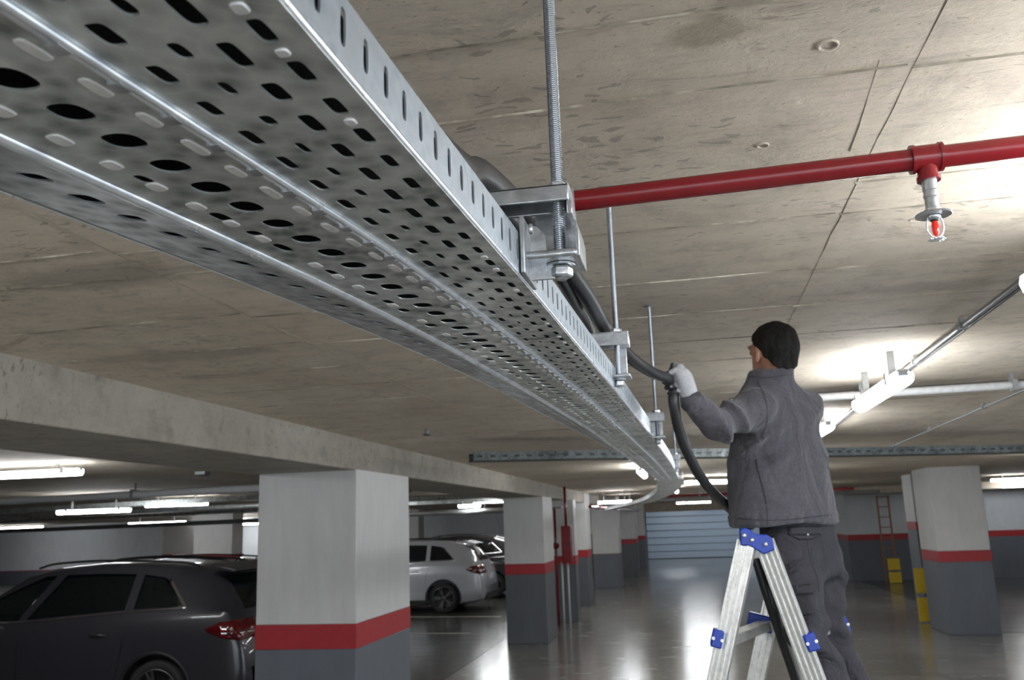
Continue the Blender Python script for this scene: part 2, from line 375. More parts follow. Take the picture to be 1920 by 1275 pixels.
def panel_pos(fa, fb, za=ZT, zb=ZT):
    def pos(u, y): return TT @ Vector((fa(y)+(fb(y)-fa(y))*u, y, za+(zb-za)*u))
    return pos
def plate(mb, name, mat, th=.0016, par=None):
    me = bpy.data.meshes.new(name); me.from_pydata(mb.v, [], mb.f)
    bm = bmesh.new(); bm.from_mesh(me); bmesh.ops.remove_doubles(bm, verts=bm.verts, dist=.00008)
    bmesh.ops.recalc_face_normals(bm, faces=bm.faces); bm.to_mesh(me); bm.free()
    o = link(name, me, mat, par or tray); m = o.modifiers.new('s', 'SOLIDIFY'); m.thickness = th; m.offset = 0
    return o
# right floor panel, between the side wall and the seam rib
P = panel_pos(fA, fB); mb = MB()
strip(mb, P, 0, .07)
strip(mb, P, .07, .27, (.042, .0125, 4), jit=.08, seed=1)
strip(mb, P, .27, .49, (.046, .0135, 4), phase=.02, jit=.1, seed=2)
strip(mb, P, .49, .68, (.036, .0095, 3), phase=.008, jit=.2, seed=4)
strip(mb, P, .68, .90, (.045, .0125, 4), phase=.03, jit=.12, seed=5)
strip(mb, P, .90, 1.0)
plate(mb, 'slotted_floor_panel', M['galv'])
# left floor panel with the row of large ovals
P = panel_pos(fB, fC); mb = MB()
strip(mb, P, 0, .30)
strip(mb, P, .30, .60, (.105, .0135, 2.4), phase=.012, jit=.08, seed=6)
strip(mb, P, .60, .86, (.06, .011, 2.4), phase=.03, jit=.3, every=lambda i: i % 3 == 0 or (i > 24 and i % 2 == 0), seed=8)
strip(mb, P, .86, 1.0)
plate(mb, 'oval_floor_panel', M['galv'])
# outer slope beyond the bright fold
P = panel_pos(fC, fD, ZT+.002, ZC); mb = MB()
strip(mb, P, 0, .25); strip(mb, P, .25, .62, (.085, .0105, 3.5), pitch=.052, phase=.01, jit=.15, seed=9); strip(mb, P, .62, .72)
strip(mb, P, .72, 1.0)
plate(mb, 'outer_flange_panel', M['galv_o'])
# right side wall, slotted
def wpos(u, y): return TT @ Vector((fA(y)+.0015, y, ZT+.0035+(ZR-ZT-.0035)*u))
mb = MB(); strip(mb, wpos, 0, .2); strip(mb, wpos, .2, .86, (.26, .0042, 3.2), pitch=.036, jit=.08, seed=10); strip(mb, wpos, .86, 1.0)
plate(mb, 'slotted_side_wall', M['galv_w'])
def run(f, dx, z, r, name, mat, y0=Y0, y1=YE, n=8, step=.1):
    ys = np.arange(y0, y1+.001, step); mb = MB(); mb.tube([TT @ Vector((f(y)+dx, y, z)) for y in ys], r, n); return mb.build(name, mat, tray, smooth=True)
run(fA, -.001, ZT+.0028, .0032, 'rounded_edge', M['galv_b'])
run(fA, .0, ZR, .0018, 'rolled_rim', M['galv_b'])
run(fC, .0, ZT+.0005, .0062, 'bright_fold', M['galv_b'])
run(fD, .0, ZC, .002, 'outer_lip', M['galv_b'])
def wp2(u, y): return TT @ Vector((fD(y), y, ZC+(.028)*u))
mb = MB(); strip(mb, wp2, 0, 1); plate(mb, 'outer_side_wall', M['galv_o'])
# seam rib: two beads and the clips that hold them
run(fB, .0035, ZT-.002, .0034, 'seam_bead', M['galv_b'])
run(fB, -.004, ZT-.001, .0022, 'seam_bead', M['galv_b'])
mc = MB(); y = Y0; me = None; ncl = 0
while y < YE:
    if ncl < 150:
        if me is None:
            me = MB().box((-.0045, 0, -.006), (.0045, .012, .001)).mesh('clip')
        o = link('seam_clip', me, M['zinc'], tray); o.location = TT @ Vector((fB(y), y, ZT)); ncl += 1
    y += .047
# bright pressed tabs: a row beside the rib and a broken row by the fold
def tabs(f0, f1, u, ww, ln, pitch, phase, name, seed, skip=.0, round_=.45):
    r = random.Random(seed); y = Y0+phase; prof = []
    base = MB(); n = 16; top = []; bot = []
    for k in range(n):
        a = 2*PI*k/n; c, s = math.cos(a), math.sin(a); q = (abs(c)**4+abs(s)**4)**(-1/4)
        bot.append(Vector((c*q*ww, s*q*ln, .0004))); top.append(Vector((c*q*ww*.8, s*q*ln*.88, -.0011)))
    base.add(bot+top, [(k, (k+1) % n, n+(k+1) % n, n+k) for k in range(n)]+[tuple(range(n, 2*n))])
    me = base.mesh(name); c = 0
    while y < YE and c < 140:
        if r.random() >= skip:
            o = link(name, me, M['tab'], tray, smooth=False); x0, x1 = f0(y), f1(y); s = (x1-x0)/(f1(.6)-f0(.6))
            o.location = TT @ Vector((x0+(x1-x0)*u, y, ZT-.0008)); o.scale = (s*r.uniform(.9, 1.05), r.uniform(.85, 1.1), 1)
            o.rotation_euler.z = math.atan2(-(f0(y+.1)-f0(y)), .1)
        y += pitch; c += 1
tabs(fB, fC, .15, .0050, .0135, .047, .01, 'pressed_tab', 1)
tabs(fB, fC, .74, .007, .009, .047, .022, 'pressed_tab', 2, skip=.35)
tabs(fA, fB, .17, .0045, .005, .047, .0, 'pressed_tab', 3, skip=.72)
# unseen black sheet added over the tray floor to give the slots their dark shade
mb = MB(); strip(mb, panel_pos(fA, fD, ZR-.006, ZR-.004), .012, .995); plate(mb, 'slot_shade_sheet', M['black'])

# ------------------------------------------------------------------ rods, brackets
def thread(mb, x, y, z0, z1, r, pitch, n=14, dep=.2):
    prof = []; z = z0
    while z < z1: prof += [(r*(1-dep), z), (r, z+pitch*.5)]; z += pitch
    prof.append((r*(1-dep), z1)); mb.lathe(prof, n, Matrix.Translation((x, y, 0)))
def hexnut(mb, x, y, z, rad, h, rot=.2):
    T = Matrix.Translation((x, y, z)) @ Matrix.Rotation(rot, 4, 'Z')
    prof = [(rad*.84, 0), (rad, h*.18), (rad, h*.82), (rad*.84, h)]
    mb.lathe(prof, 6, T)
def washer(mb, x, y, z, ro, h, n=24): mb.lathe([(ro, 0), (ro, h)], n, Matrix.Translation((x, y, z)))
def rod(x, y, z0, r, pitch, label, n=14):
    root = empty('threaded_rod', (x, y, z0), label, 'threaded rod', 'rods that hang the tray from the slab')
    mb = MB(); thread(mb, 0, 0, 0, SL-z0-.004, r, pitch, n); mb.build('threaded_shaft', M['zinc_rod'], root)
    mb = MB().lathe([(r*2.0, SL-z0-.004), (r*3.0, SL-z0)], 18); mb.build('anchor_plate', M['zinc'], root)
    mb = MB(); hexnut(mb, 0, 0, -.0135+.016, r*1.9, .013); mb.build('lower_nut', M['zinc'], root, bevel=.0008)
    mb = MB(); washer(mb, 0, 0, .0158, r*2.35, .002); mb.build('washer', M['zinc'], root, smooth=False)
    return root
# nearest bracket
R1 = at(1049, 440, .985); rx, ry = R1.x, R1.y
def br1(v): return v
zpl = 2.392                                   # underside of the foot plate
rod(rx, ry, zpl-.0185, .0073, .0026, 'nearest threaded rod, thick, in front of the brown slab beside the red pipe', 20)
b = empty('hanger_bracket', (rx, ry, zpl), 'nearest galvanised hanger bracket where the red pipe passes behind the tray', 'bracket', 'hanger brackets that carry the tray')
L = lambda v: Vector(v)-b.location
xl = at(982, 470, .95).x; xr = at(1081, 470, .95).x; yf, yb = ry-.035, ry+.040
T = Matrix.Translation(-b.location)
MB().box((xl, yf, zpl), (xr, yb, zpl+.009), T).build('foot_plate', M['zinc'], b, bevel=.0035, seg=3)
# upright web behind the rod, waisted at the middle
za = at(1060, 372, yb).z; x0 = at(1004, 420, yb).x
MB().prism([(x0, zpl+.002), (xr+.001, zpl+.002), (xr+.001, zpl+.02), (xr-.006, zpl+.036), (xr-.008, za+.012), (x0, za+.012)], yb-.003, yb+.002, T).build('upright_web', M['zinc'], b, bevel=.001)
MB().prism([(0, 0), (.004, 0), (.004, .028), (.0015, .042), (0, .042)], yf+.004, yb, Matrix.Translation((xr-.001-b.location.x, -b.location.y, zpl-b.location.z))).build('side_gusset', M['zinc'], b, bevel=.0008)
# channel arm over the tray
z1, z2 = at(1060, 376, ry-.02).z, at(1060, 345, ry-.02).z; xe = at(1066, 360, ry-.02).x
arm = MB().box((xe-.34, ry-.024, z1), (xe, ry-.020, z2), T).box((xe-.34, ry+.020, z1), (xe, ry+.024, z2), T).box((xe-.34, ry-.024, z2-.004), (xe, ry+.024, z2), T)
arm.build('channel_arm', M['zinc'], b, bevel=.0015)
MB().prism([(0, -.018), (.003, -.018), (.003, -.004), (-.0005, .012), (0, .0215), (-.003, .0215), (-.003, -.018)], ry-.02, ry+.024, Matrix.Translation((xe-b.location.x, -b.location.y, z1+.002-b.location.z))).build('end_flange', M['zinc'], b, bevel=.0008)
# clamp ear gripping the tray wall
xe2 = fA(ry)+.004
MB().prism([(0, 2.374), (.030, 2.374), (.030, 2.396), (.022, 2.408), (.021, 2.428), (.012, 2.440), (0, 2.441)], ry-.006, ry-.002, Matrix.Translation((xe2-b.location.x, -b.location.y, -b.location.z))).build('clamp_ear', M['zinc'], b, bevel=.0012)
MB().box((xe2-.002, ry-.05, 2.372), (xe2+.003, ry+.03, 2.438), T).build('clamp_plate', M['zinc'], b, bevel=.001)
mb = MB().lathe([(.006, 0), (.007, .0015), (.006, .004)], 14, T @ Matrix.Translation((xe2+.006, ry-.03, 2.428)) @ Matrix.Rotation(PI/2, 4, 'Y')); mb.build('bolt_head', M['zinc'], b, smooth=True)
mb = MB(); hexnut(mb, rx-b.location.x, ry-b.location.y, z2-b.location.z, .0125, .009); mb.build('upper_nut', M['zinc'], b)
def small_bracket(rpx, rpy, y, zf, zarm, lab, rlab, r=.0065):
    p = at(rpx, rpy, y); x, y = p.x, p.y
    rod(x, y, zf-.0185, r, .0026, rlab, 12)
    b = empty('hanger_bracket', (x, y, zf), lab, 'bracket', 'hanger brackets that carry the tray')
    MB().box((fA(y)-x+.002, -.03, 0), (.026, .03, .007)).build('foot_plate', M['zinc'], b, bevel=.002)
    MB().box((fA(y)-x+.004, .02, .003), (.018, .025, zarm-zf)).build('upright_web', M['zinc'], b, bevel=.001)
    MB().box((-.28, -.022, zarm-zf), (.026, -.018, zarm-zf+.028)).box((-.28, .018, zarm-zf), (.026, .022, zarm-zf+.028)).box((-.28, -.022, zarm-zf+.025), (.026, .022, zarm-zf+.029)).build('channel_arm', M['zinc'], b, bevel=.0012)
    mb = MB(); hexnut(mb, 0, 0, zarm-zf+.029, .0125, .01); mb.build('upper_nut', M['zinc'], b)
small_bracket(1160, 700, 1.87, 2.392, 2.462, 'second hanger bracket along the tray, behind the falling cable', 'second threaded rod along the tray, passing behind the red pipe')
small_bracket(1232, 800, 3.02, 2.362, 2.42, 'third hanger bracket along the tray, left of the gloved hand', 'third threaded rod along the tray, just left of the gloved hand')
small_bracket(1268, 870, 5.4, 2.385, 2.44, 'last hanger bracket at the far end of the tray', 'last and smallest threaded rod at the far end of the tray')

# far bend: the tray sweeps away to the left
def swept_tray(name, pts, wd, hg, label, mat=None, n=6, slots=True):
    P = spline(pts, n); root = empty(name, P[0], label, 'cable tray'); o0 = P[0]
    def side(i):
        t = (P[min(i+1, len(P)-1)]-P[max(i-1, 0)]); t.z = 0; t.normalize(); return Vector((t.y, -t.x, 0))
    for nm, sec in (('tray_floor', ((-wd/2, 0), (wd/2, 0), (wd/2, .004), (-wd/2, .004))), ('tray_wall', ((-wd/2, 0), (-wd/2+.004, 0), (-wd/2+.004, hg), (-wd/2, hg))), ('tray_wall', ((wd/2-.004, 0), (wd/2, 0), (wd/2, hg), (wd/2-.004, hg)))):
        vs = [p + side(i)*a + Vector((0, 0, b_)) - o0 for i, p in enumerate(P) for a, b_ in sec]
        fs = [(i*4+k, i*4+(k+1) % 4, i*4+4+(k+1) % 4, i*4+4+k) for i in range(len(P)-1) for k in range(4)] + [(3, 2, 1, 0), tuple(len(P)*4-4+k for k in range(4))]
        MB().add(vs, fs).build(nm, mat or M['galv'], root)
    if slots:                                       # black bars laid on the walls for the shade inside punched slots
        L_ = 0; last = P[0]; cnt = 0; me = None
        mb = MB()
        for i in range(len(P)-1):
            seg = (P[i+1]-P[i]); m = max(1, int(seg.length/.09))
            for k in range(m):
                if cnt > 260: break
                c = P[i]+seg*((k+.5)/m); s_ = side(i); d_ = seg.normalized()
                c2 = c - s_*(-wd/2-.001) + Vector((0, 0, hg*.5)) - o0
                for sg in (-1, 1):
                    c2 = c + s_*sg*(wd/2+.0005) + Vector((0, 0, hg*.5)) - o0
                    mb.bar(c2-d_*.022, c2+d_*.022, .002, hg*.26); cnt += 1
        o = mb.build('wall_slot_shade', M['black'], root); o['kind'] = 'stuff'
    return root
swept_tray('curved_cable_tray', [(-.11, 6.45, 2.37), (-.12, 7.4, 2.365), (-.24, 10, 2.36), (-.62, 14, 2.35), (-1.30, 18.3, 2.34), (-1.75, 20.8, 2.33)], .20, .055, 'curved galvanised tray sweeping left below the far strip lights', slots=False)
swept_tray('cross_cable_tray', [(-1.78, 7.45, 2.63), (-.5, 8.0, 2.63), (1.6, 8.85, 2.61), (3.6, 9.7, 2.61), (6.85, 11.0, 2.61)], .22, .075, 'cross tray passing above the main tray and before the large right pillar', M['galv_d'])
swept_tray('left_bay_cable_tray', [(-4.1, 13, 2.62), (-9, 14.1, 2.62), (-14, 15.2, 2.62), (-22, 17, 2.62)], .25, .08, 'galvanised tray crossing the left bay behind the nearest pillar', slots=False)
swept_tray('second_left_bay_tray', [(-3.9, 20.6, 2.62), (-9, 21.3, 2.62), (-16, 22.5, 2.62), (-26, 24, 2.62)], .3, .08, 'second galvanised tray deeper in the left bay above the cars', slots=False)
# ------------------------------------------------------------------ sprinkler pipe
YP, ZP, RP = 1.57, 2.70, .0195
pa, pb = at(1068, 378, YP), at(1925, 274, YP)
pd = (pb-pa).normalized(); p0 = pa - pd*.42; p1 = pb + pd*1.6
root = empty('sprinkler_pipe', p0, 'glossy red sprinkler pipe crossing under the slab from the tray to the right edge', 'pipe')
MB().tube([p0-p0, p1-p0], RP, 28).build('pipe_run', M['red'], root, smooth=True, angle=.8)
tj = at(1737, 303, YP); tj = pa + pd*((tj-pa).dot(pd))
mb = MB().tube([tj-pd*.026-p0, tj-pd*.022-p0, tj+pd*.022-p0, tj+pd*.026-p0], [RP, RP*1.22, RP*1.22, RP], 28); mb.build('tee_sleeve', M['red'], root, smooth=True, angle=.7)
mb = MB().tube([tj-p0, tj-Vector((0, 0, .02))-p0, tj-Vector((0, 0, .034))-p0, tj-Vector((0, 0, .0345))-p0, tj-Vector((0, 0, .042))-p0], [.017, .017, .017, .0195, .0195], 28); mb.build('tee_outlet', M['red'], root, smooth=True, angle=.7)
for s_ in (-1, 1):
    MB().tube([tj+pd*s_*.02-p0, tj+pd*s_*.026-p0], RP*1.32, 28).build('tee_bead', M['red'], root, smooth=True, angle=.7)
sp_ = tj - Vector((0, 0, .042))
sk = empty('fire_sprinkler', sp_, 'chrome sprinkler head with a red glass bulb hanging from the red pipe', 'sprinkler')
MB().lathe([(.0125, .004), (.0125, -.018), (.0115, -.019), (.0115, -.024), (.0125, -.025), (.0125, -.03), (.0108, -.032), (.0112, -.05), (.014, -.052), (.014, -.058)], 24).build('threaded_nipple', M['zinc'], sk, smooth=True, angle=.5)
MB().lathe([(.006, -.056), (.029, -.060), (.0305, -.062), (.029, -.0635), (.008, -.0625)], 30).build('escutcheon_plate', M['zinc'], sk, smooth=True, angle=.6)
MB().lathe([(.010, -.06), (.011, -.066), (.009, -.07), (.004, -.072)], 16).build('frame_boss', M['zinc'], sk, smooth=True)
for s_ in (-1, 1):
    MB().tube(spline([(s_*.009, 0, -.064), (s_*.0125, 0, -.075), (s_*.0125, 0, -.088), (s_*.008, 0, -.099), (0, 0, -.104)], 4), .0018, 8).build('frame_arm', M['galv_b'], sk, smooth=True)
M['bulb'] = plain('red glass bulb', (.85, .03, .02), .12)
MB().lathe([(.0015, -.071), (.0045, -.074), (.0056, -.08), (.0056, -.09), (.0045, -.096), (.0015, -.1)], 16).build('glass_bulb', M['bulb'], sk, smooth=True)
MB().lathe([(.007, -.070), (.0072, -.073), (.003, -.074)], 14).build('bulb_seat', M['black'], sk, smooth=True)
me = MB().box((.003, -.0016, -.1068), (.0145, .0016, -.1056)).mesh('tooth')
for k in range(12):
    o = link('deflector_tooth', me, M['galv_b'], sk); o.rotation_euler = (0, 0, 2*PI*k/12)
MB().lathe([(.0001, -.1045), (.006, -.105), (.006, -.107), (.0001, -.107)], 14).build('deflector_hub', M['galv_b'], sk, smooth=True)

# ------------------------------------------------------------------ strip lights
def strip_light(x, y, z, ln, ang, label, group=None, w_=.088, drop=True, two=False):
    r = empty('strip_light', (x, y, z), label, 'strip light', group); r.rotation_euler = (0, 0, ang)
    MB().cbox((0, 0, .028), (ln*.985, w_*.62, .036)).build('housing', M['lampbody'], r, bevel=.008, seg=2)
    prof = [(math.cos(a)*w_/2, math.sin(a)*.042+.012) for a in [PI-.45+(PI+.9)*k/8 for k in range(9)]]
    vs = [(sx*(ln/2-(.0 if i else .012)), yy*(1 if i else .75), zz*(1 if i else .8)) for sx, i in ((-1, 0), (-.985, 1), (.985, 1), (1, 0)) for yy, zz in prof]
    n = 9; fs = [(i*n+k, i*n+k+1, (i+1)*n+k+1, (i+1)*n+k) for i in range(3) for k in range(8)] + [(i*n, (i+1)*n, (i+1)*n+8, i*n+8) for i in range(3)] + [tuple(range(9)), tuple(3*n+k for k in range(9))]
    MB().add(vs, fs).build('diffuser', M['tube'], r)
    for s_ in (-1, 1):
        for e_ in (-1, 1): MB().box((s_*ln*.36-.02, e_*w_/2-.005, -.004), (s_*ln*.36+.02, e_*w_/2+.005, .05)).build('side_clip', M['lampbody'], r)
        MB().cbox((s_*ln*.3, 0, (SL-z+.046)/2), (.02, .03, SL-z-.046+.004)).build('mounting_stud', M['pipe_d'], r)
    return r
RX = 1.04
for i, (y, lab) in enumerate(((-4.1, None), (-1.05, None), (2.02, 'nearest lit strip light, cut by the right edge of the photo'), (5.07, 'lit strip light behind and right of the man in grey'),
                              (7.3, 'lit strip light hidden behind the torso of the man, first beyond the nearer pair'), (11.2, 'lit strip light beyond the cross tray behind the man'))):
    if i == 3: strip_light(.972, 4.60, 2.66, 1.02, PI/2, lab); continue
    if i == 2: strip_light(.885, 1.72, 2.622, 1.2, PI/2, lab); continue
    strip_light(RX, y, 2.70, 1.27, PI/2, lab or 'added unseen strip light behind the viewpoint', None if lab else 'lights behind the viewpoint')
strip_light(-2.15, .55, 2.70, 1.27, PI/2, 'added unseen strip light outside the left edge, brightening the slab between tray and beam')  # added out of view to brighten the left slab
strip_light(-1.9, -1.2, 2.70, 1.27, PI/2, 'added unseen strip light behind the viewpoint', 'lights behind the viewpoint')  # this lamp and the next are added unseen for more light
strip_light(-1.9, -4.5, 2.70, 1.27, PI/2, 'added unseen strip light behind the viewpoint', 'lights behind the viewpoint')
strip_light(-6.27, 7.58, 2.72, 1.3, .03, 'lit strip light at the left edge of the photo')
ll = [(-9.5, 13.2, 2.53, 1.25, .1, 'long lit strip light above the dark estate car, second from the left edge'), (-9.3, 15.3, 2.66, 1.2, .1, 'upper thin lit strip light just above the second one on the left'),
      (-17.4, 27.5, 2.53, 2.0, .08, 'lit strip light low over the far white wall, left of the nearest pillar'), (-17.8, 33, 2.62, 2.4, .08, 'paired strip light behind the one low over the far white wall'),
      (-20, 38.5, 2.50, 1.9, .05, 'small lit strip light touching the left side of the nearest pillar'),
      (-4.75, 19.6, 2.52, .5, .05, 'small lit strip light above the pale parked car'), (-5.6, 26.5, 2.52, 1.2, .05, 'lit strip light between the first and second pillar, lower'), (-5.6, 30, 2.55, 1.3, .05, 'rear strip light of the stack between the first and second pillar'),
      (-1.75, 22.5, 2.54, .85, .03, 'lit strip light under the curved tray'), (-1.75, 26, 2.62, .55, .03, 'smaller strip light just behind the one under the curved tray'),
      (-.56, 12.4, 2.70, 1.3, PI/2, 'lit strip light beside the far end of the main tray'), (.52, 16.3, 2.70, 1.1, .35, 'lit strip light seen between falling cable and the jacket'),
      (-.2, 21, 2.70, 1.3, PI/2, 'lit strip light over the far corridor, first before the shutter row'), (.3, 30, 2.70, 1.4, 0, 'lit strip light over the corridor midway to the shutter'), (.3, 38, 2.70, 1.4, 0, 'lit strip light nearest to the shutter'),
      (-8.2, 19.3, 2.70, 1.3, 0, 'added unseen strip light behind the nearest pillar to brighten the left bay, nearer one'), (-12.4, 31.5, 2.70, 1.3, 0, 'added unseen strip light behind the nearest pillar to brighten the left bay, farther one'),  # added behind the pillar as extra light for the left bay
      (-20, 36.5, 2.70, 2.4, 0, 'added strip light close to the far white wall, brightening the left bay'), (-30, 36.5, 2.70, 2.4, 0, 'added strip light at the far left corner, brightening the left bay'),  # extra lamps added to brighten the far white wall
      (-5.0, 23.8, 2.70, 1.3, 0, 'added unseen strip light behind the second pillar to brighten the left bay'), (1.6, 15, 2.70, 1.3, PI/2, 'added unseen strip light behind the jacket to brighten the corridor'),  # added where pillar and man hide them, to lift dim areas
      (2.6, 23, 2.70, 1.3, PI/2, 'added unseen strip light behind the trousers to brighten the farther corridor'), (-.6, 46.3, 2.70, 1.5, 0, 'added unseen strip light behind the far beam, brightening the left half of the shutter'), (2.9, 46.3, 2.70, 1.5, 0, 'added unseen strip light behind the far beam, brightening the right half of the shutter'),  # added hidden lamps: extra light for the far corridor and shutter
      (5.2, 13.2, 2.70, 1.3, PI/2, 'added unseen strip light outside the right edge, brightening the large right pillar'), (-4.9, 3.6, 2.70, 1.3, 0, 'added unseen strip light outside the left edge beyond the beam, brightening the slab'), (7.6, 22.5, 2.70, 1.3, 0, 'added unseen strip light behind the large right pillar to brighten the right bay'), (9.55, 27.9, 2.66, 1.3, 0, 'lit strip light at the right edge before the far right wall')]  # all but the last are added out of sight as extra light
for a in ll: strip_light(a[0], a[1], a[2], a[3], a[4], a[5])

# conduits on the slab
def conduit(p, q, r, label, mat, saddles=()):
    root = empty('conduit', p, label, 'conduit'); p, q = Vector(p), Vector(q)
    MB().tube([(0, 0, 0), q-p], r, 12).build('conduit_run', mat, root, smooth=True, angle=.8)
    for f in saddles:
        c = (q-p)*f; d = (q-p).normalized(); s = Vector((-d.y, d.x, 0))
        MB().bar(c-d*.012, c+d*.012, r*3.4, r*2.6).bar(c-d*.008+Vector((0, 0, r)), c-d*.008+Vector((0, 0, SL-.003-p.z-c.z)), .02, .02, up=(1, 0, 0)).build('saddle_clamp', M['pipe_d'], root)
conduit((1.0, .3, 2.785), (1.25, 9.5, 2.785), .010, 'grey steel conduit that links the near strip lights', M['pipe_d'], (.1, .27, .36, .45, .64, .8))
conduit((1.035, .3, 2.79), (1.285, 9.5, 2.79), .0055, 'thin dark cable beside the conduit of the near strip lights', M['black'])
conduit((.3, 5.33, 2.75), (5.5, 5.08, 2.75), .022, 'pale plastic pipe crossing behind the man towards the right edge', M['pipe'], (.14, .29, .45, .7))
conduit((.3, 5.52, 2.79), (5.5, 5.27, 2.79), .014, 'thin dark pipe just above the pale plastic pipe', M['pipe_d'])
conduit((2.0, 4.6, 2.785), (2.3, 11.6, 2.785), .009, 'second lengthwise conduit right of the near strip lights', M['pipe_d'], (.3, .55, .8))
conduit((5.0, 25, 2.6), (-2.0, 25, 2.6), .04, 'dark far pipe below the slab behind the man', M['pipe_d'], (.3, .6))
conduit((4.2, 24, 2.68), (-.6, 24.6, 2.68), .035, 'far red pipe under the slab left of the jacket', M['red'], (.2, .5, .8))
conduit((-2.14, 20.4, 2.42), (-1.84, 36, 2.44), .04, 'red pipe running along the heads of the far left pillars', M['red'], (.1, .4, .7))
conduit((-3.6, 10.5, 2.66), (-16, 12.2, 2.66), .05, 'pale round duct crossing the left bay', M['pipe'], (.1, .3, .5))
conduit((-3.6, 16.5, 2.64), (-22, 18.6, 2.64), .05, 'second pale duct deeper in the left bay', M['galv'], (.2, .5))
conduit((-3.6, 19.4, 2.40), (-22, 25.5, 2.42), .06, 'dark duct far in the left bay', M['pipe_d'])
# small junction boxes and anchors under the slab
for i, (px, py, lab) in enumerate(((380, 884, 'small dark junction box on the slab left of the nearest pillar'), (800, 805, 'small ceiling anchor over the beam left of the tray'), )):
    p = atz(px, py, SL); r = empty('junction_box', p, lab, 'junction box')
    MB().cbox((0, 0, -.02), (.13, .13, .04) if i == 0 else (.03, .03, .04)).build('box_body', M['pipe_d'], r, bevel=.004)
    MB().cbox((0, 0, -.043), (.11, .11, .006) if i == 0 else (.05, .05, .006)).build('box_lid', M['black'], r, bevel=.002)

# red hose cabinet with its riser, second red riser
p = at(1063, 1022, 18.6)
r = empty('hose_cabinet', (p.x, p.y, 0), 'tall red hose cabinet on the aisle side between second and third pillar', 'cabinet')
MB().box((-.1, -.1, 1.28), (.1, .1, 2.02)).build('cabinet_body', M['red'], r, bevel=.01)
MB().box((-.085, -.112, 1.32), (.085, -.1, 1.98)).build('cabinet_door', M['red'], r, bevel=.003)
MB().box((.05, -.125, 1.6), (.07, -.112, 1.7)).build('door_handle', M['black'], r)
MB().tube([(0, 0, 2.0), (0, 0, SL)], .028, 10).build('riser', M['red'], r, smooth=True)
MB().tube([(-.13, .05, 0), (-.13, .05, 1.3)], .02, 8).tube([(0, 0, 0), (0, 0, 1.3)], .02, 8).build('stand_pipe', M['pipe'], r, smooth=True)
p = at(1043, 1040, 18.9)
r = empty('standpipe', (p.x, p.y, 0), 'thin red standpipe left of the red hose cabinet', 'pipe')
MB().tube([(0, 0, 0), (0, 0, 2.4)], .026, 10).build('pipe_run', M['red'], r, smooth=True)
MB().tube([(0, -.05, 1.62), (0, .05, 1.62)], .07, 14).build('valve_wheel', M['red'], r, smooth=True)
MB().bar((-.16, 0, 2.4), (.16, 0, 2.4), .04, .04).build('pipe_arm', M['pipe_d'], r)

# right: rack ladder and yellow guards
def guard(px, y, z1, w_, lab):
    p = at(px, 1100, y); r = empty('corner_guard', (p.x, p.y, 0), lab, 'corner guard')
    MB().box((-w_/2, -.02, .02), (w_/2, .02, z1*.46)).build('lower_panel', M['yellow'], r, bevel=.006)
    MB().box((-w_/2, -.02, z1*.54), (w_/2, .02, z1)).build('upper_panel', M['yellow'], r, bevel=.006)
    MB().box((-w_/2+.02, .02, 0), (-w_/2+.05, .05, z1)).box((w_/2-.05, .02, 0), (w_/2-.02, .05, z1)).build('steel_post', M['pipe_d'], r)
guard(1731, 18.7, 1.0, .27, 'yellow guard panels against the left side of the large right pillar')
guard(1681, 28.5, .72, .34, 'yellow guard panels at the foot of the orange rack ladder')
M['rust'] = plain('rust orange steel', (.30, .13, .07), .6)
p = at(1662, 1000, 28.9); r = empty('rack_ladder', (p.x, p.y, 0), 'tall orange-brown steel rack ladder against the far right wall', 'ladder')
for s_ in (-1, 1): MB().box((s_*.16-.02, -.03, 0), (s_*.16+.02, .03, 2.55)).build('rail', M['rust'], r)
for k in range(8): MB().box((-.16, -.015, .4+k*.3), (.16, .015, .43+k*.3)).build('rung', M['rust'], r)
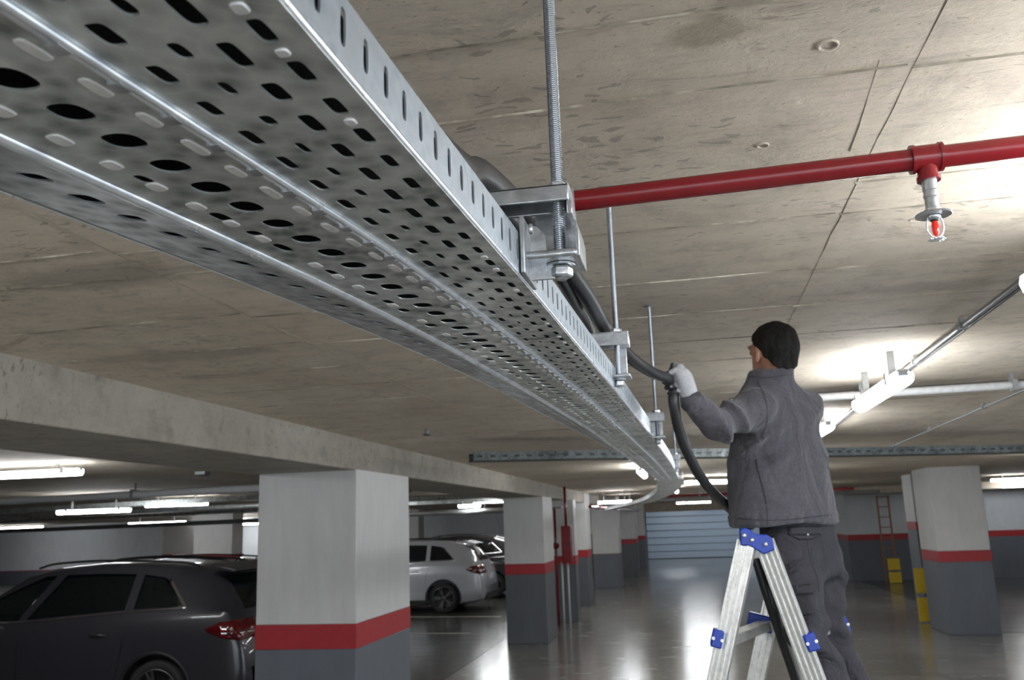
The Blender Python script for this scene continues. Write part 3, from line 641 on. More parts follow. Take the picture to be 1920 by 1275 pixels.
# ------------------------------------------------------------------ parked cars
def car_sections(n=72, off=0.0):
    xs = [0, .02, .08, .2, .38, .6, .9, 1.4, 2.0, 2.6, 2.85, 3.2, 3.5, 3.62, 4.0, 4.3, 4.48, 4.56]
    zt = [.62, .86, 1.02, 1.24, 1.47, 1.60, 1.675, 1.715, 1.72, 1.68, 1.62, 1.40, 1.17, 1.12, 1.05, .96, .82, .62]
    wm = [.76, .82, .87, .905, .925, .935, .94, .94, .94, .94, .94, .935, .93, .925, .90, .86, .78, .68]
    wr = [.60, .60, .60, .60, .575, .585, .60, .625, .64, .64, .65, .70, .76, .78, .76, .72, .64, .56]
    zb = [.40, .34, .28, .24, .22, .20, .19, .19, .19, .19, .19, .19, .19, .19, .2, .22, .26, .34]
    g = 4.56*(1-np.cos(np.linspace(0, PI, n)))/2*.35 + np.linspace(0, 4.56, n)*.65
    g = np.clip(g, 0, 4.56)
    def sm(a):
        f = np.linspace(0, 4.56, 913); v = np.interp(f, xs, a); k = np.hanning(23); k /= k.sum()
        vs = np.convolve(np.pad(v, 11, mode='edge'), k, 'valid'); b = np.clip(np.minimum(f, 4.56-f)/.12, 0, 1); vs = vs*b+v*(1-b)
        return np.interp(g, f, vs)
    Z, W, R, B = sm(zt), sm(wm), sm(wr), sm(zb)
    rows = []
    for x, z, w_, r, b_ in zip(g, Z, W, R, B):
        belt = min(1.20-.05*x if x < 2 else 1.10-.02*(x-2), z-.10); gh = z-belt
        half = [(0, b_), (w_*.8, b_), (w_*.93, b_+.05), (w_*.985, b_+.16), (w_*.995, (b_+.2)*.5+.5*.62), (w_, .62+.0*x) if belt > .7 else (w_, belt*.8),
                (w_*.997, belt*.55+.62*.45 if belt > .7 else belt*.9), (w_*.985, belt-.06), (w_*.955, belt)]
        for t_ in (.2, .4, .6, .8): half.append((w_*.945+(r-w_*.945)*t_**1.12, belt+gh*.90*t_))
        half += [(r*.985, belt+gh*.93), (r*.90, belt+gh*.975), (r*.6, belt+gh*.995), (0, z)]
        half = [(max(0, yy+(off if yy > .01 else 0)*1.0), zz+(off if zz > .9 else (-off if zz < b_+.1 else 0))) for yy, zz in half]
        rows.append((x, half))
    if off:
        rows = [(min(max(x, 0)*(4.56+2*off)/4.56-off, 4.56+off), h) for x, h in rows]
    return rows
def car_solid(off=0.0, n=72):
    rows = car_sections(n, off); K = len(rows[0][1]); ring = 2*K-2; vs = []
    for x, h in rows:
        vs += [(x, y, z) for y, z in h] + [(x, -y, z) for y, z in h[-2:0:-1]]
    fs = [(i*ring+k, i*ring+(k+1) % ring, (i+1)*ring+(k+1) % ring, (i+1)*ring+k) for i in range(len(rows)-1) for k in range(ring)]
    fs += [tuple(range(ring-1, -1, -1)), tuple((len(rows)-1)*ring+k for k in range(ring))]
    return MB().add(vs, fs).mesh('car')
def boolean(me, cutters, op='DIFFERENCE'):
    o = bpy.data.objects.new('tmp', me); COL.objects.link(o); tmp = [o]
    for c in cutters:
        k = bpy.data.objects.new('tmpc', c); COL.objects.link(k); tmp.append(k)
        m = o.modifiers.new('b', 'BOOLEAN'); m.operation = op; m.object = k; m.solver = 'EXACT'
    dg = bpy.context.evaluated_depsgraph_get(); out = bpy.data.meshes.new_from_object(o.evaluated_get(dg))
    for t_ in tmp: bpy.data.objects.remove(t_)
    return out
def xz(poly, y0, y1): return MB().prism(poly, y0, y1).mesh()
def yz(poly, x0, x1):
    T_ = Matrix(((0, 1, 0, 0), (1, 0, 0, 0), (0, 0, 1, 0), (0, 0, 0, 1)))
    return MB().prism(poly, x0, x1, T_).mesh()
def cyl(x, z, r, y0, y1, n=40): return MB().prism([(x+r*math.cos(2*PI*k/n), z+r*math.sin(2*PI*k/n)) for k in range(n)], y0, y1).mesh()
t = NT('dark grey metallic car paint'); M['paint_dark'] = t.fin((.030, .029, .036), .35, .1, None, Coat_Weight=.6, Coat_Roughness=.03)
t = NT('silver white car paint'); M['paint_white'] = t.fin((.50, .51, .54), .28, .25, None, Coat_Weight=1.0, Coat_Roughness=.04)
t = NT('black car paint'); M['paint_black'] = t.fin((.008, .008, .01), .2, .2, None, Coat_Weight=1.0, Coat_Roughness=.03)
t = NT('red car paint'); M['paint_red'] = t.fin((.25, .02, .02), .2, .2, None, Coat_Weight=1.0, Coat_Roughness=.03)
t = NT('tinted car glass'); M['glass'] = t.fin((.006, .008, .009), .03, 0, None, Alpha=.74, Specular_IOR_Level=.8)
t = NT('red lamp lens'); M['lens'] = t.fin((.11, .003, .006), .08, 0, None, Coat_Weight=1.0)
M['chrome'] = plain('chrome trim', (.85, .86, .88), .14, 1)
M['tyre'] = plain('tyre rubber', (.018, .018, .018), .75)
M['rim'] = plain('dark alloy rim', (.16, .16, .17), .35, .8)
M['seat'] = plain('dark seat fabric', (.02, .02, .021), .8)
W_Q = [(.76, 1.245), (.80, 1.30), (1.02, 1.50), (1.10, 1.545), (1.36, 1.585), (1.36, 1.225)]
W_R = [(1.46, 1.22), (1.46, 1.59), (1.9, 1.605), (2.34, 1.60), (2.66, 1.135)]
W_F = [(2.76, 1.13), (2.46, 1.595), (2.62, 1.585), (3.25, 1.32), (3.42, 1.13)]
def build_car(paint, label, loc, rot, sc):
    root = empty('car', loc, label, 'car', None); root.rotation_euler = (0, 0, rot); root.scale = (sc,)*3
    solid = car_solid()
    inner = car_solid(-.055, 50)
    cut = [inner]
    for s in (-1, 1):
        ya, yb_ = (.5, 1.1) if s > 0 else (-1.1, -.5)
        for w_ in (W_Q, W_R, W_F): cut.append(xz(w_, ya, yb_))
        for ax in (1.02, 3.72): cut.append(cyl(ax, .36, .415, (.62 if s > 0 else -1.1), (1.1 if s > 0 else -.62)))
        q = (.925, 1.1) if s > 0 else (-1.1, -.925)
        for poly in ([(1.405, 1.62), (1.413, 1.62), (1.413, .95), (1.405, .95)], [(1.405, .95), (1.413, .95), (1.50, .42), (1.492, .42)], [(2.70, 1.12), (2.708, 1.12), (2.70, .3), (2.692, .3)], [(.42, .78), (.42, .772), (.12, .66), (.12, .668)]):
            cut.append(xz(poly, *q))
    cut.append(yz([(-.60, 1.19), (.60, 1.19), (.50, 1.545), (-.50, 1.545)], -.2, .66))
    cut.append(yz([(-.66, 1.17), (.66, 1.17), (.56, 1.60), (-.56, 1.60)], 2.85, 3.7))
    body = boolean(solid, cut)
    body.materials.clear(); o = link('body', body, paint, root, smooth=True); body.set_sharp_from_angle(angle=.55)
    # panes, lamps and trims: the skin of the body inside an outline, given its own thickness
    def skin(off, cutter, keep, nm, mat, th=.005):
        me = boolean(car_solid(off), [cutter], 'INTERSECT'); bm = bmesh.new(); bm.from_mesh(me); bm.normal_update()
        bmesh.ops.delete(bm, geom=[f for f in bm.faces if not keep(f.normal)], context='FACES'); bm.to_mesh(me); bm.free(); me.materials.clear()
        o = link(nm, me, mat, root, smooth=True); m = o.modifiers.new('s', 'SOLIDIFY'); m.thickness = th; m.offset = -1
    def side(s): return lambda n: n.y*s > .06
    for s in (-1, 1):
        ya, yb_ = (.5, 1.1) if s > 0 else (-1.1, -.5)
        for w_ in (W_Q, W_R, W_F): skin(-.008, xz(w_, ya, yb_), side(s), 'side_window', M['glass'])
    skin(-.008, yz([(-.60, 1.19), (.60, 1.19), (.50, 1.545), (-.50, 1.545)], -.2, .66), lambda n: n.x < -.05, 'rear_window', M['glass'])
    skin(-.008, yz([(-.66, 1.17), (.66, 1.17), (.56, 1.60), (-.56, 1.60)], 2.85, 3.7), lambda n: .05 < n.x < .98, 'windscreen', M['glass'])
    def trimcut(cutter, nm, mat, sd=1): skin(.007, cutter, lambda n: n.y*sd > .06 or n.x < -.3, nm, mat, .012)
    for s in (-1, 1):
        ya, yb_ = (.55, 1.1) if s > 0 else (-1.1, -.55)
        trimcut(xz([(.735, 1.225), (.73, 1.245), (1.03, 1.535), (1.04, 1.505), (.775, 1.245), (1.40, 1.215), (2.68, 1.125), (3.42, 1.12), (3.42, 1.105), (2.68, 1.108), (1.40, 1.197)], ya, yb_), 'chrome_trim', M['chrome'], s)
        q = (.42, 1.1) if s > 0 else (-1.1, -.42)
        trimcut(xz([(-.1, .93), (-.1, 1.10), (.12, 1.10), (.30, 1.085), (.46, 1.02), (.44, .985), (.28, .92), (.1, .89)], *q), 'tail_lamp', M['lens'], s)
        trimcut(xz([(.02, .955), (.02, .985), (.28, .975), (.28, .955)], *((.5, 1.1) if s > 0 else (-1.1, -.5))), 'lamp_bar', M['chrome'], s)
        trimcut(xz([(-.1, .58), (-.1, .64), (.3, .64), (.34, .60), (.3, .58)], *((.5, 1.1) if s > 0 else (-1.1, -.5))), 'bumper_reflector', M['lens'], s)
        sy_ = s
        for hx in (1.62, 2.95):
            MB().tube(spline([(hx, sy_*.925, .965), (hx+.05, sy_*.965, .972), (hx+.15, sy_*.97, .975), (hx+.21, sy_*.93, .975)], 4), .012, 8).build('door_handle', M['black'] if hx > 2 else paint, root, smooth=True)
        # arch trims
        mb = MB()
        for ax in (1.02, 3.72):
            pts = [(ax+.42*math.cos(a), sy_*.928, .36+.42*math.sin(a)) for a in np.linspace(-.35, PI+.35, 24)]
            mb = MB().tube(pts, .022, 8); mb.build('arch_trim', M['black'], root, smooth=True)
        MB().bar((1.45, sy_*.93, .27), (3.3, sy_*.93, .27), .03, .09).build('sill', M['black'], root)
        MB().tube(spline([(.75, sy_*.56, 1.66), (.95, sy_*.575, 1.70), (1.8, sy_*.60, 1.745), (2.5, sy_*.60, 1.73), (2.75, sy_*.60, 1.68)], 5), .013, 8).build('roof_rail', M['black'], root, smooth=True)
        MB().cbox((3.1, sy_*1.02, 1.12), (.1, .2, .13)).build('mirror', paint, root, bevel=.03)
    # wheels with rims and spokes
    rimp = [(.0, .06), (.06, .075), (.08, .05), (.20, .035), (.235, .05), (.25, .075), (.255, .09)]
    for ax in (1.02, 3.72):
        for s in (-1, 1):
            Tm = Matrix.Translation((ax, s*.80, .352)) @ Matrix.Rotation(-s*PI/2, 4, 'X')
            wh = MB().lathe([(.25, -.11), (.33, -.115), (.35, -.09), (.352, 0), (.35, .09), (.33, .115), (.26, .11), (.25, .08), (.25, -.11)], 36, Tm, cap=False).build('wheel', M['tyre'], root, smooth=True)
            MB().lathe([(.001, .03), (.20, .03), (.24, .05), (.262, .112), (.255, .115), (.23, .06)], 36, Tm, cap=False).build('rim_disc', M['black'], wh, smooth=True)
            for k in range(5):
                a = 2*PI*k/5
                for da in (-.13, .13):
                    MB().bar(Tm @ Vector((.05*math.cos(a), .05*math.sin(a), .09)), Tm @ Vector((.252*math.cos(a+da), .252*math.sin(a+da), .108)), .026, .02, up=(0, s, 0)).build('spoke', M['rim'], wh)
            MB().lathe([(.26, .105), (.268, .118), (.255, .118)], 36, Tm, cap=False).build('rim_ring', M['rim'], wh, smooth=True)
            MB().lathe([(.001, .11), (.045, .108), (.055, .09)], 18, Tm, cap=False).build('hub_cap', M['rim'], wh, smooth=True)
    # spoiler, plate, handle, bumper skid, seats, wheel well floor
    MB().prism([(.30, 1.60), (.62, 1.68), (.62, 1.64), (.36, 1.575)], -.54, .54).build('roof_spoiler', paint, root, bevel=.01)
    MB().cbox((.022, 0, .80), (.02, .52, .12)).build('number_plate', M['wallwhite'], root)
    MB().box((-.015, -.7, .28), (.25, .7, .46)).build('rear_skirt', M['black'], root, bevel=.03)
    MB().box((.35, -.78, .3), (3.5, .78, .62)).build('cabin_floor', M['black'], root)
    for x_ in (1.35, 2.35):
        for y_ in (-.38, .38):
            st = MB().cbox((x_, y_, .95), (.14, .46, .66)).build('seat_back', M['seat'], root, bevel=.05)
            MB().cbox((x_-.02, y_, 1.37), (.11, .26, .19)).build('headrest', M['seat'], st, bevel=.045, seg=3)
    MB().tube([(.62, 0, 1.68), (.52, 0, 1.76)], .008, 6).build('roof_aerial', M['black'], root)
    return root
def copy_tree(o, parent=None):
    c = o.copy(); COL.objects.link(c); c.parent = parent
    for ch in list(o.children): copy_tree(ch, c)
    return c
def repaint(root, old, new):
    for ch in root.children_recursive:
        if ch.type == 'MESH' and ch.data.materials and ch.data.materials[0] == old:
            ch.material_slots[0].link = 'OBJECT'; ch.material_slots[0].material = new
car = build_car(M['paint_dark'], 'dark grey estate car parked at the left edge, its rear half behind the nearest pillar', (-4.88, 10.47, 0), PI, 1.05)
for lab, paint, loc, rot, sc in (('silver white sport utility car parked between the first and second pillar', 'paint_white', (-5.0, 22.9, 0), PI+.02, 1.03),
                                 ('black car half hidden by the second pillar, beyond the silver white car', 'paint_black', (-4.75, 27.2, 0), PI+.12, 1.05),
                                                                  ('black car whose roof line shows just behind the roof of the dark estate', 'paint_black', (-6.0, 13.2, 0), PI, 1.02)):
    c = copy_tree(car); c.location = loc; c.rotation_euler.z = rot; c.scale = (sc,)*3; c['label'] = lab; repaint(c, M['paint_dark'], M[paint])
# ------------------------------------------------------------------ implicit surfaces for the man
K_ = .95
def J(px, py, d): return np.array(at(px, py, d*K_))
def sdf_cone(P, a, b, ra, rb):
    a = np.asarray(a, float); b = np.asarray(b, float); ab = b-a; t_ = np.clip(((P-a) @ ab)/(ab @ ab), 0, 1)
    return np.linalg.norm(P-(a+t_[:, None]*ab), axis=1) - (ra+(rb-ra)*t_)
def sdf_ell(P, c, r, R=None):
    q = P-np.asarray(c)
    if R is not None: q = q @ R
    r = np.asarray(r, float); k0 = np.linalg.norm(q/r, axis=1); k1 = np.linalg.norm(q/(r*r), axis=1)+1e-9
    return k0*(k0-1)/k1
def smin(a, b, k):
    h = np.clip(.5+.5*(b-a)/k, 0, 1); return b+(a-b)*h-k*h*(1-h)
def smax(a, b, k): return -smin(-a, -b, k)
def surface_nets(f, lo, hi, res):
    lo = np.asarray(lo, float); hi = np.asarray(hi, float); n = np.ceil((hi-lo)/res).astype(int)+1
    ax = [lo[i]+res*np.arange(n[i]) for i in range(3)]
    G = np.stack(np.meshgrid(*ax, indexing='ij'), -1).reshape(-1, 3)
    D = np.concatenate([f(G[i:i+200000]) for i in range(0, len(G), 200000)]).reshape(n)
    inside = D < 0
    c = np.zeros(n-1, int)
    offs = [(i, j, k) for i in (0, 1) for j in (0, 1) for k in (0, 1)]
    sl = lambda o: tuple(slice(o[i], n[i]-1+o[i]) for i in range(3))
    for o in offs: c += inside[sl(o)]
    act = (c > 0) & (c < 8); idx = -np.ones(n-1, int); idx[act] = np.arange(act.sum())
    acc = np.zeros(tuple(n-1)+(3,)); cnt = np.zeros(tuple(n-1))
    for a in offs:
        for ax_ in range(3):
            if a[ax_]: continue
            b = list(a); b[ax_] = 1; da, db = D[sl(a)], D[sl(b)]; cr_ = (da < 0) != (db < 0)
            with np.errstate(divide='ignore', invalid='ignore'): t_ = np.where(cr_, da/(da-db), 0)
            p = np.zeros(tuple(n-1)+(3,)); p[...] = a; p[..., ax_] += t_
            acc += np.where(cr_[..., None], p, 0); cnt += cr_
    cells = np.argwhere(act); V = lo + res*(cells + acc[act]/cnt[act][:, None])
    F = []
    for ax_ in range(3):
        u, v = (ax_+1) % 3, (ax_+2) % 3
        s0 = [slice(0, n[i]-1) for i in range(3)]; s1 = list(s0); s0[u] = slice(1, n[u]-1); s0[v] = slice(1, n[v]-1); s1 = list(s0); s1[ax_] = slice(1, n[ax_])
        A, B = inside[tuple(s0)], inside[tuple(s1)]; e = np.argwhere(A != B); flip = A[A != B]
        base = e.copy(); base[:, u] += 1; base[:, v] += 1
        def id_(du, dv):
            q = base.copy(); q[:, u] += du; q[:, v] += dv; return idx[q[:, 0], q[:, 1], q[:, 2]]
        q = np.stack([id_(-1, -1), id_(0, -1), id_(0, 0), id_(-1, 0)], 1)
        q[~flip] = q[~flip][:, ::-1]; F.append(q)
    F = np.concatenate(F); F = F[(F >= 0).all(1)]
    me = bpy.data.meshes.new('s'); me.from_pydata(V.tolist(), [], F.tolist()); me.update(); return me
def sdf_obj(name, f, lo, hi, res, mat, parent, smooth=2):
    me = surface_nets(f, lo, hi, res); o = link(name, me, mat, None, smooth=True)
    if smooth:
        m = o.modifiers.new('s', 'SMOOTH'); m.factor = .5; m.iterations = smooth
        dg = bpy.context.evaluated_depsgraph_get(); me2 = bpy.data.meshes.new_from_object(o.evaluated_get(dg)); o.modifiers.clear(); o.data = me2; bpy.data.meshes.remove(me); me = me2
    if parent is not None:
        me.transform(Matrix.Translation(-parent.location)); o.parent = parent
    return o
t = NT('grey fleece'); v = t.map(); n1 = t.noise(v, 90, 5, .7); n2 = t.noise(v, 9, 3)
M['fleece'] = t.fin(t.ramp(n1, (.3, (.058, .053, .065)), (.7, (.09, .084, .10))), .95, 0, t.bump(n1, .35, .004, t.bump(t.noise(t.map((1, 1, .45), (.5, .3, 0)), 6, 3, .5, 2.2), .9, .035)), Sheen_Weight=.2, Sheen_Roughness=.5)
M['seamf'] = plain('dark seam', (.045, .042, .052), .9)
t = NT('grey work trousers'); v = t.map(); n1 = t.noise(v, 120, 4); n2 = t.noise(v, 7, 4)
M['trouser'] = t.fin(t.ramp(n2, (.3, (.026, .025, .032)), (.7, (.044, .042, .052))), .85, 0, t.bump(n1, .2, .003, t.bump(t.noise(t.map((1, 1, .9), (.4, .2, 0)), 9, 3, .5, 1.8), .9, .03)))
t = NT('skin'); v = t.map(); M['skin'] = t.fin(t.ramp(t.noise(v, 14, 4), (.3, (.36, .17, .11)), (.7, (.50, .26, .18))), .5, 0, None, Subsurface_Weight=.08)
t = NT('short black hair'); v = t.map((1, 1, .25)); n1 = t.noise(v, 130, 5, .7)
M['hair'] = t.fin(t.ramp(n1, (.35, (.004, .0035, .003)), (.7, (.02, .017, .015))), .7, 0, t.bump(n1, .9, .006), Specular_IOR_Level=.2)
M['glove'] = plain('pale grey knitted glove', (.40, .40, .42), .85, 0, .5, 160)
M['palm'] = plain('dark grey glove coating', (.05, .05, .055), .6, 0, .3, 60)

fa = math.atan2(.78, -.62); Fw = np.array([math.cos(fa), math.sin(fa), 0]); Rw = np.array([Fw[1], -Fw[0], 0])
def prof(rows, d):       # rows of (py, xl, xr, depth shift): centre line and projected half width in metres
    out = []
    for py, xl, xr, dd in rows:
        c = J((xl+xr)/2, py, d+dd); hw = (xr-xl)/2/F_PX*(d+dd)*K_*1.0
        out.append((c[2], c[0], c[1], hw))
    out.sort(); return np.array(out)
def loft_sdf(P, tab, asp, n=2.3, zlo=None, zhi=None, k=.01):
    z = P[:, 2]; cx = np.interp(z, tab[:, 0], tab[:, 1]); cy_ = np.interp(z, tab[:, 0], tab[:, 2]); hw = np.interp(z, tab[:, 0], tab[:, 3])
    proj = math.sqrt((asp*Rw[0])**2+Fw[0]**2); wb = hw/proj; wa = wb*asp
    dx, dy = P[:, 0]-cx, P[:, 1]-cy_; a = dx*Rw[0]+dy*Rw[1]; b = dx*Fw[0]+dy*Fw[1]
    r = (np.abs(a/wa)**n+np.abs(b/wb)**n)**(1/n); d = (r-1)*np.minimum(wa, wb)
    if zlo is not None: d = smax(d, zlo-z, k)
    if zhi is not None: d = smax(d, z-zhi, k)
    return d, a, b
jt = prof([(1012, 1384, 1566, 0), (985, 1380, 1562, 0), (940, 1374, 1558, 0), (890, 1370, 1549, 0), (840, 1372, 1540, 0), (800, 1376, 1534, 0), (770, 1382, 1528, 0), (745, 1388, 1518, 0), (728, 1394, 1503, 0), (714, 1400, 1490, 0), (695, 1402, 1484, 0), (660, 1405, 1480, 0)], 3.3)
shL, elL, wrL = J(1412, 772, 3.16), J(1345, 797, 2.98), J(1296, 751, 2.87)
shR = J(1503, 768, 3.42)
elR = shR + Fw*.20 + np.array([0, 0, -.17]); 
wrR = J(1387, 975, 3.415)+(elR-J(1387, 975, 3.415))*.26
zhem = J(1470, 984, 3.3)[2]; zcol = J(1445, 697, 3.3)[2]
def jacket(P):
    d, a, b = loft_sdf(P, jt, 1.42, 2.25, zlo=zhem, zhi=zcol+.012, k=.012)
    # shoulder yoke
    d = smin(d, sdf_cone(P, shL+np.array([0, 0, .0]), shR, .066, .068), .06)
    d = smin(d, sdf_cone(P, shL, elL, .064, .058), .03)
    d = smin(d, sdf_cone(P, elL, wrL, .057, .034), .012)
    d = smin(d, sdf_cone(P, shR, elR, .064, .056), .03)
    d = smin(d, sdf_cone(P, elR, wrR, .054, .036), .015)
    # stand collar
    nb = J(1448, 718, 3.3); nt = J(1447, 694, 3.3)
    col = sdf_cone(P, nb, nt, .078, .071); col = smax(col, P[:, 2]-nt[2]-.004-(P[:, 0]-nt[0])*.12, .006); d = smin(d, col, .018)
    hole = smax(sdf_cone(P, nb, nt+np.array([0, 0, .1]), .062, .062), nt[2]-.022-P[:, 2], .004); d = smax(d, -hole, .005)
    # folds
    x, y, z = P.T; ex, ey, ez = elL
    w_ = np.exp(-(((x-ex-.04)**2+(y-ey-.03)**2+(z-ez)**2)/.10**2))
    rg = lambda q: 1-2*np.abs(np.sin(q/2))**.8
    f = w_*.019*rg(70*(x-ex)*.85+42*(z-ez)+1.2*np.sin(20*(y-ey)))
    w2 = np.exp(-((a/.18)**2))*np.clip((z-zhem-.04)/.1, 0, 1)
    f += .016*w2*rg(27*a-22*(z-zhem)+1.8*np.sin(9*z+6*a))*np.clip(.6+.5*np.sin(7*a+5*z), 0, 1)
    ua = np.exp(-(((x-shL[0]+.00)**2+(y-shL[1])**2+(z-shL[2]+.11)**2)/.11**2)); f += ua*.016*rg(62*(z-.55*x)+2)
    f += .005*np.sin(21*a+30*z)*np.clip(1-(z-zhem)/.12, 0, 1)
    f += .010*np.exp(-((z-zhem-.030)/.006)**2)*.35
    return d - f
man = empty('person', tuple(np.array([J(1480, 1100, 3.3)[0], J(1480, 1100, 3.3)[1], 1.03])), 'person in grey fleece on the ladder, reaching left with a gloved hand on the cable', 'person')
lo = np.min([elL, wrL, J(1360, 990, 3.0), wrR], 0)-.1; hi = np.max([shR, J(1565, 690, 3.6), wrR], 0)+.1; lo[2] = zhem-.02; hi[2] = zcol+.06
jo = sdf_obj('fleece_jacket', jacket, lo, hi, .0072, M['fleece'], man, 2)
# hips and legs
pt = prof([(1200, 1470, 1590, 0), (1090, 1450, 1582, 0), (1060, 1444, 1574, 0), (1030, 1440, 1566, 0), (1000, 1432, 1560, 0), (960, 1430, 1552, 0)], 3.33)
hpL, knL, anL = J(1480, 1050, 3.26), J(1516, 1195, 3.13), J(1588, 1440, 3.14)
hpR, knR, anR = J(1532, 1048, 3.42), J(1552, 1185, 3.33), J(1620, 1415, 3.36)
zcr = J(1530, 1085, 3.35)[2]
# feet stand on the fourth step of the right ladder frame
hn = J(1416, 1008, 3.02); hz = hn[2]; sdir = np.array([.165, .43, 0])*K_; zstep = J(1430, 1187, 3.2)[2]; DZ = .198; zf = zstep-2*DZ+.014
def foot_at(t_):
    c = np.array([hn[0]+.022+(hz-zf)*.275, hn[1], zf])+sdir*t_; return c - Fw*.020 + np.array([-.01, 0, .100])
anL, anR = foot_at(.30), foot_at(.76)
def trousers(P):
    d, a, b = loft_sdf(P, pt, 1.35, 2.3, zlo=zcr, zhi=zhem+.05, k=.03)
    gL = smin(sdf_cone(P, hpL, knL, .084, .062), sdf_cone(P, knL, anL, .060, .052), .01)
    gR = smin(sdf_cone(P, hpR, knR, .082, .060), sdf_cone(P, knR, anR, .058, .052), .01)
    d = smin(d, smin(gL, gR, .012), .03)
    x, y, z = P.T; zk = knL[2]
    f = .010*np.sin(70*z+26*(x)+1.5*np.sin(14*x))*np.exp(-((z-zk)/.085)**2)
    f += .006*np.sin(46*z-55*x)*np.exp(-((z-zcr)/.06)**2)
    f += .005*np.sin(40*z+30*x+20*y)*np.clip((zk-.05-z)/.1, 0, 1)
    f += .006*np.sin(55*(x+y)-30*z)*np.exp(-((z-(zk+zcr)/2)/.07)**2)
    return d - f
pts_ = np.array([hpL, knL, anL, hpR, knR, anR]); lo = pts_.min(0)-.13; hi = pts_.max(0)+.13; hi[2] = zhem+.06; lo[2] = anL[2]-.05
tr = sdf_obj('work_trousers', trousers, lo, hi, .0085, M['trouser'], man, 2)
# shoes
for an, s_ in ((anL, -1), (anR, 1)):
    def shoe(P, an=an):
        heel = an+np.array([0, 0, -.065])-Fw*.02; toe = heel+Fw*.15
        d = sdf_cone(P, heel, toe, .042, .034); d = smin(d, sdf_cone(P, heel+[0, 0, .03], an+[0, 0, .02], .042, .04), .03); return smax(d, heel[2]-.034-P[:, 2], .004)
    sdf_obj('work_shoe', shoe, an-np.array([.3, .2, .16]), an+np.array([.2, .3, .08]), .008, M['black'], man, 2)
# head
HC = J(1449, 664, 3.30)
hf = np.array([-.52, .85, .08]); hf /= np.linalg.norm(hf); hu = np.array([-.06, .04, 1.0]); hr = np.cross(hf, hu); hr /= np.linalg.norm(hr); hu = np.cross(hr, hf)
HR = np.stack([hr, hf, hu], 1); hs = .92                    # local -> world
def loc(P): return ((P-HC) @ HR)/hs
def headf(P):
    q = loc(P)
    d = sdf_ell(q, (0, -.012, .022), (.076, .094, .088))
    d = smin(d, sdf_ell(q, (0, .040, -.045), (.054, .050, .058)), .03)
    d = smin(d, sdf_ell(q, (0, .062, -.082), (.026, .024, .02)), .02)
    d = smin(d, sdf_cone(q, (0, .086, .012), (0, .108, -.022), .008, .013), .008)
    for s in (-1, 1):
        d = smin(d, sdf_cone(q, (s*.046, .074, .032), (s*.016, .088, .03), .010, .010), .01)
        d = smax(d, -sdf_ell(q, (s*.032, .098, .012), (.019, .016, .012)), .008)
        d = smin(d, sdf_ell(q, (s*.032, .078, .012), (.013, .013, .012)), .002)
        ear = sdf_ell(q, (s*.079, -.006, -.004), (.009, .019, .032)); ear = smax(ear, -sdf_ell(q, (s*.088, -.002, .0), (.006, .010, .018)), .003); d = smin(d, ear, .006)
    lips = smin(sdf_ell(q, (0, .092, -.048), (.022, .008, .005)), sdf_ell(q, (0, .090, -.056), (.019, .009, .006)), .002); d = smin(d, lips, .004)
    d = smin(d, sdf_cone(q, (0, -.022, -.05), (0, -.030, -.15), .048, .047), .025)
    return d*hs
hd = sdf_obj('head', headf, HC-.17, HC+.14, .0042, M['skin'], man, 2)
def hairf(P):
    q = loc(P)
    d = sdf_ell(q, (0, -.016, .028), (.084, .100, .093))
    d = smin(d, sdf_ell(q, (0, -.050, -.045), (.057, .040, .056)), .03)
    # hairline: cut by the face plane, open round the ears
    d = smax(d, (q[:, 1]-.072)*.9+(q[:, 2]-.075)*-.55, .008)
    d = smax(d, -(q[:, 2]+.0)+(q[:, 1]+.022)*1.1-.0, .01)
    d = smax(d, -q[:, 2]-.098+q[:, 1]*.15, .006)
    for s in (-1, 1): d = smax(d, -sdf_ell(q, (s*.088, -.010, -.018), (.036, .028, .044)), .006)
    f = .0016*np.sin(190*q[:, 0]+60*q[:, 2])*np.sin(150*q[:, 1]+80*q[:, 2]) + .002*np.sin(60*q[:, 0]+2)*np.sin(75*q[:, 1]+40*q[:, 2])
    return (d-f)*hs
sdf_obj('short_hair', hairf, HC-.15, HC+.15, .004, M['hair'], man, 1)

M['eye'] = plain('eye white', (.7, .68, .66), .2)
for s_ in (-1, 1):
    def wl(q): return Vector(HC + HR @ (np.array(q)*hs)) - man.location
    MB().lathe([(.0115*math.sin(a), .0115*math.cos(a)) for a in np.linspace(.02, 3.1, 9)], 14, Matrix.Translation(wl((s_*.031, .079, .013)))).build('eyeball', M['eye'], man, smooth=True)
    MB().tube([wl((s_*.031, .089, .013)), wl((s_*.031, .0915, .013))], .0045, 10).build('iris', M['black'], man)
    MB().tube([wl(p) for p in ((s_*.015, .091, .034), (s_*.032, .090, .040), (s_*.050, .078, .034))], .0035, 8).build('eyebrow', M['hair'], man, smooth=True)

# ------------------------------------------------------------------ the black cable
YC = lambda px, py, y: np.array(at(px, py, y))
HAND = J(1262, 716, 2.87)
cab1 = [(-.30, -.5, 2.445), (-.26, 0, 2.445), (-.235, .45, 2.442), tuple(YC(846, 300, .86)), tuple(YC(905, 325, 1.06)), tuple(YC(985, 400, 1.30)), tuple(YC(1055, 492, 1.48)), tuple(YC(1098, 552, 1.66)), tuple(YC(1135, 615, 1.92)), tuple(YC(1180, 668, 2.26)), tuple(YC(1222, 698, 2.54)), tuple(HAND),
        tuple(J(1263, 752, 2.86)), tuple(J(1272, 800, 2.9)), tuple(J(1290, 850, 2.97)), tuple(J(1325, 910, 3.12)), tuple(J(1385, 972, 3.42)), tuple(J(1412, 1030, 3.36)), tuple(J(1440, 1120, 3.35)), tuple(J(1470, 1210, 3.42)), tuple(J(1500, 1300, 3.5))]
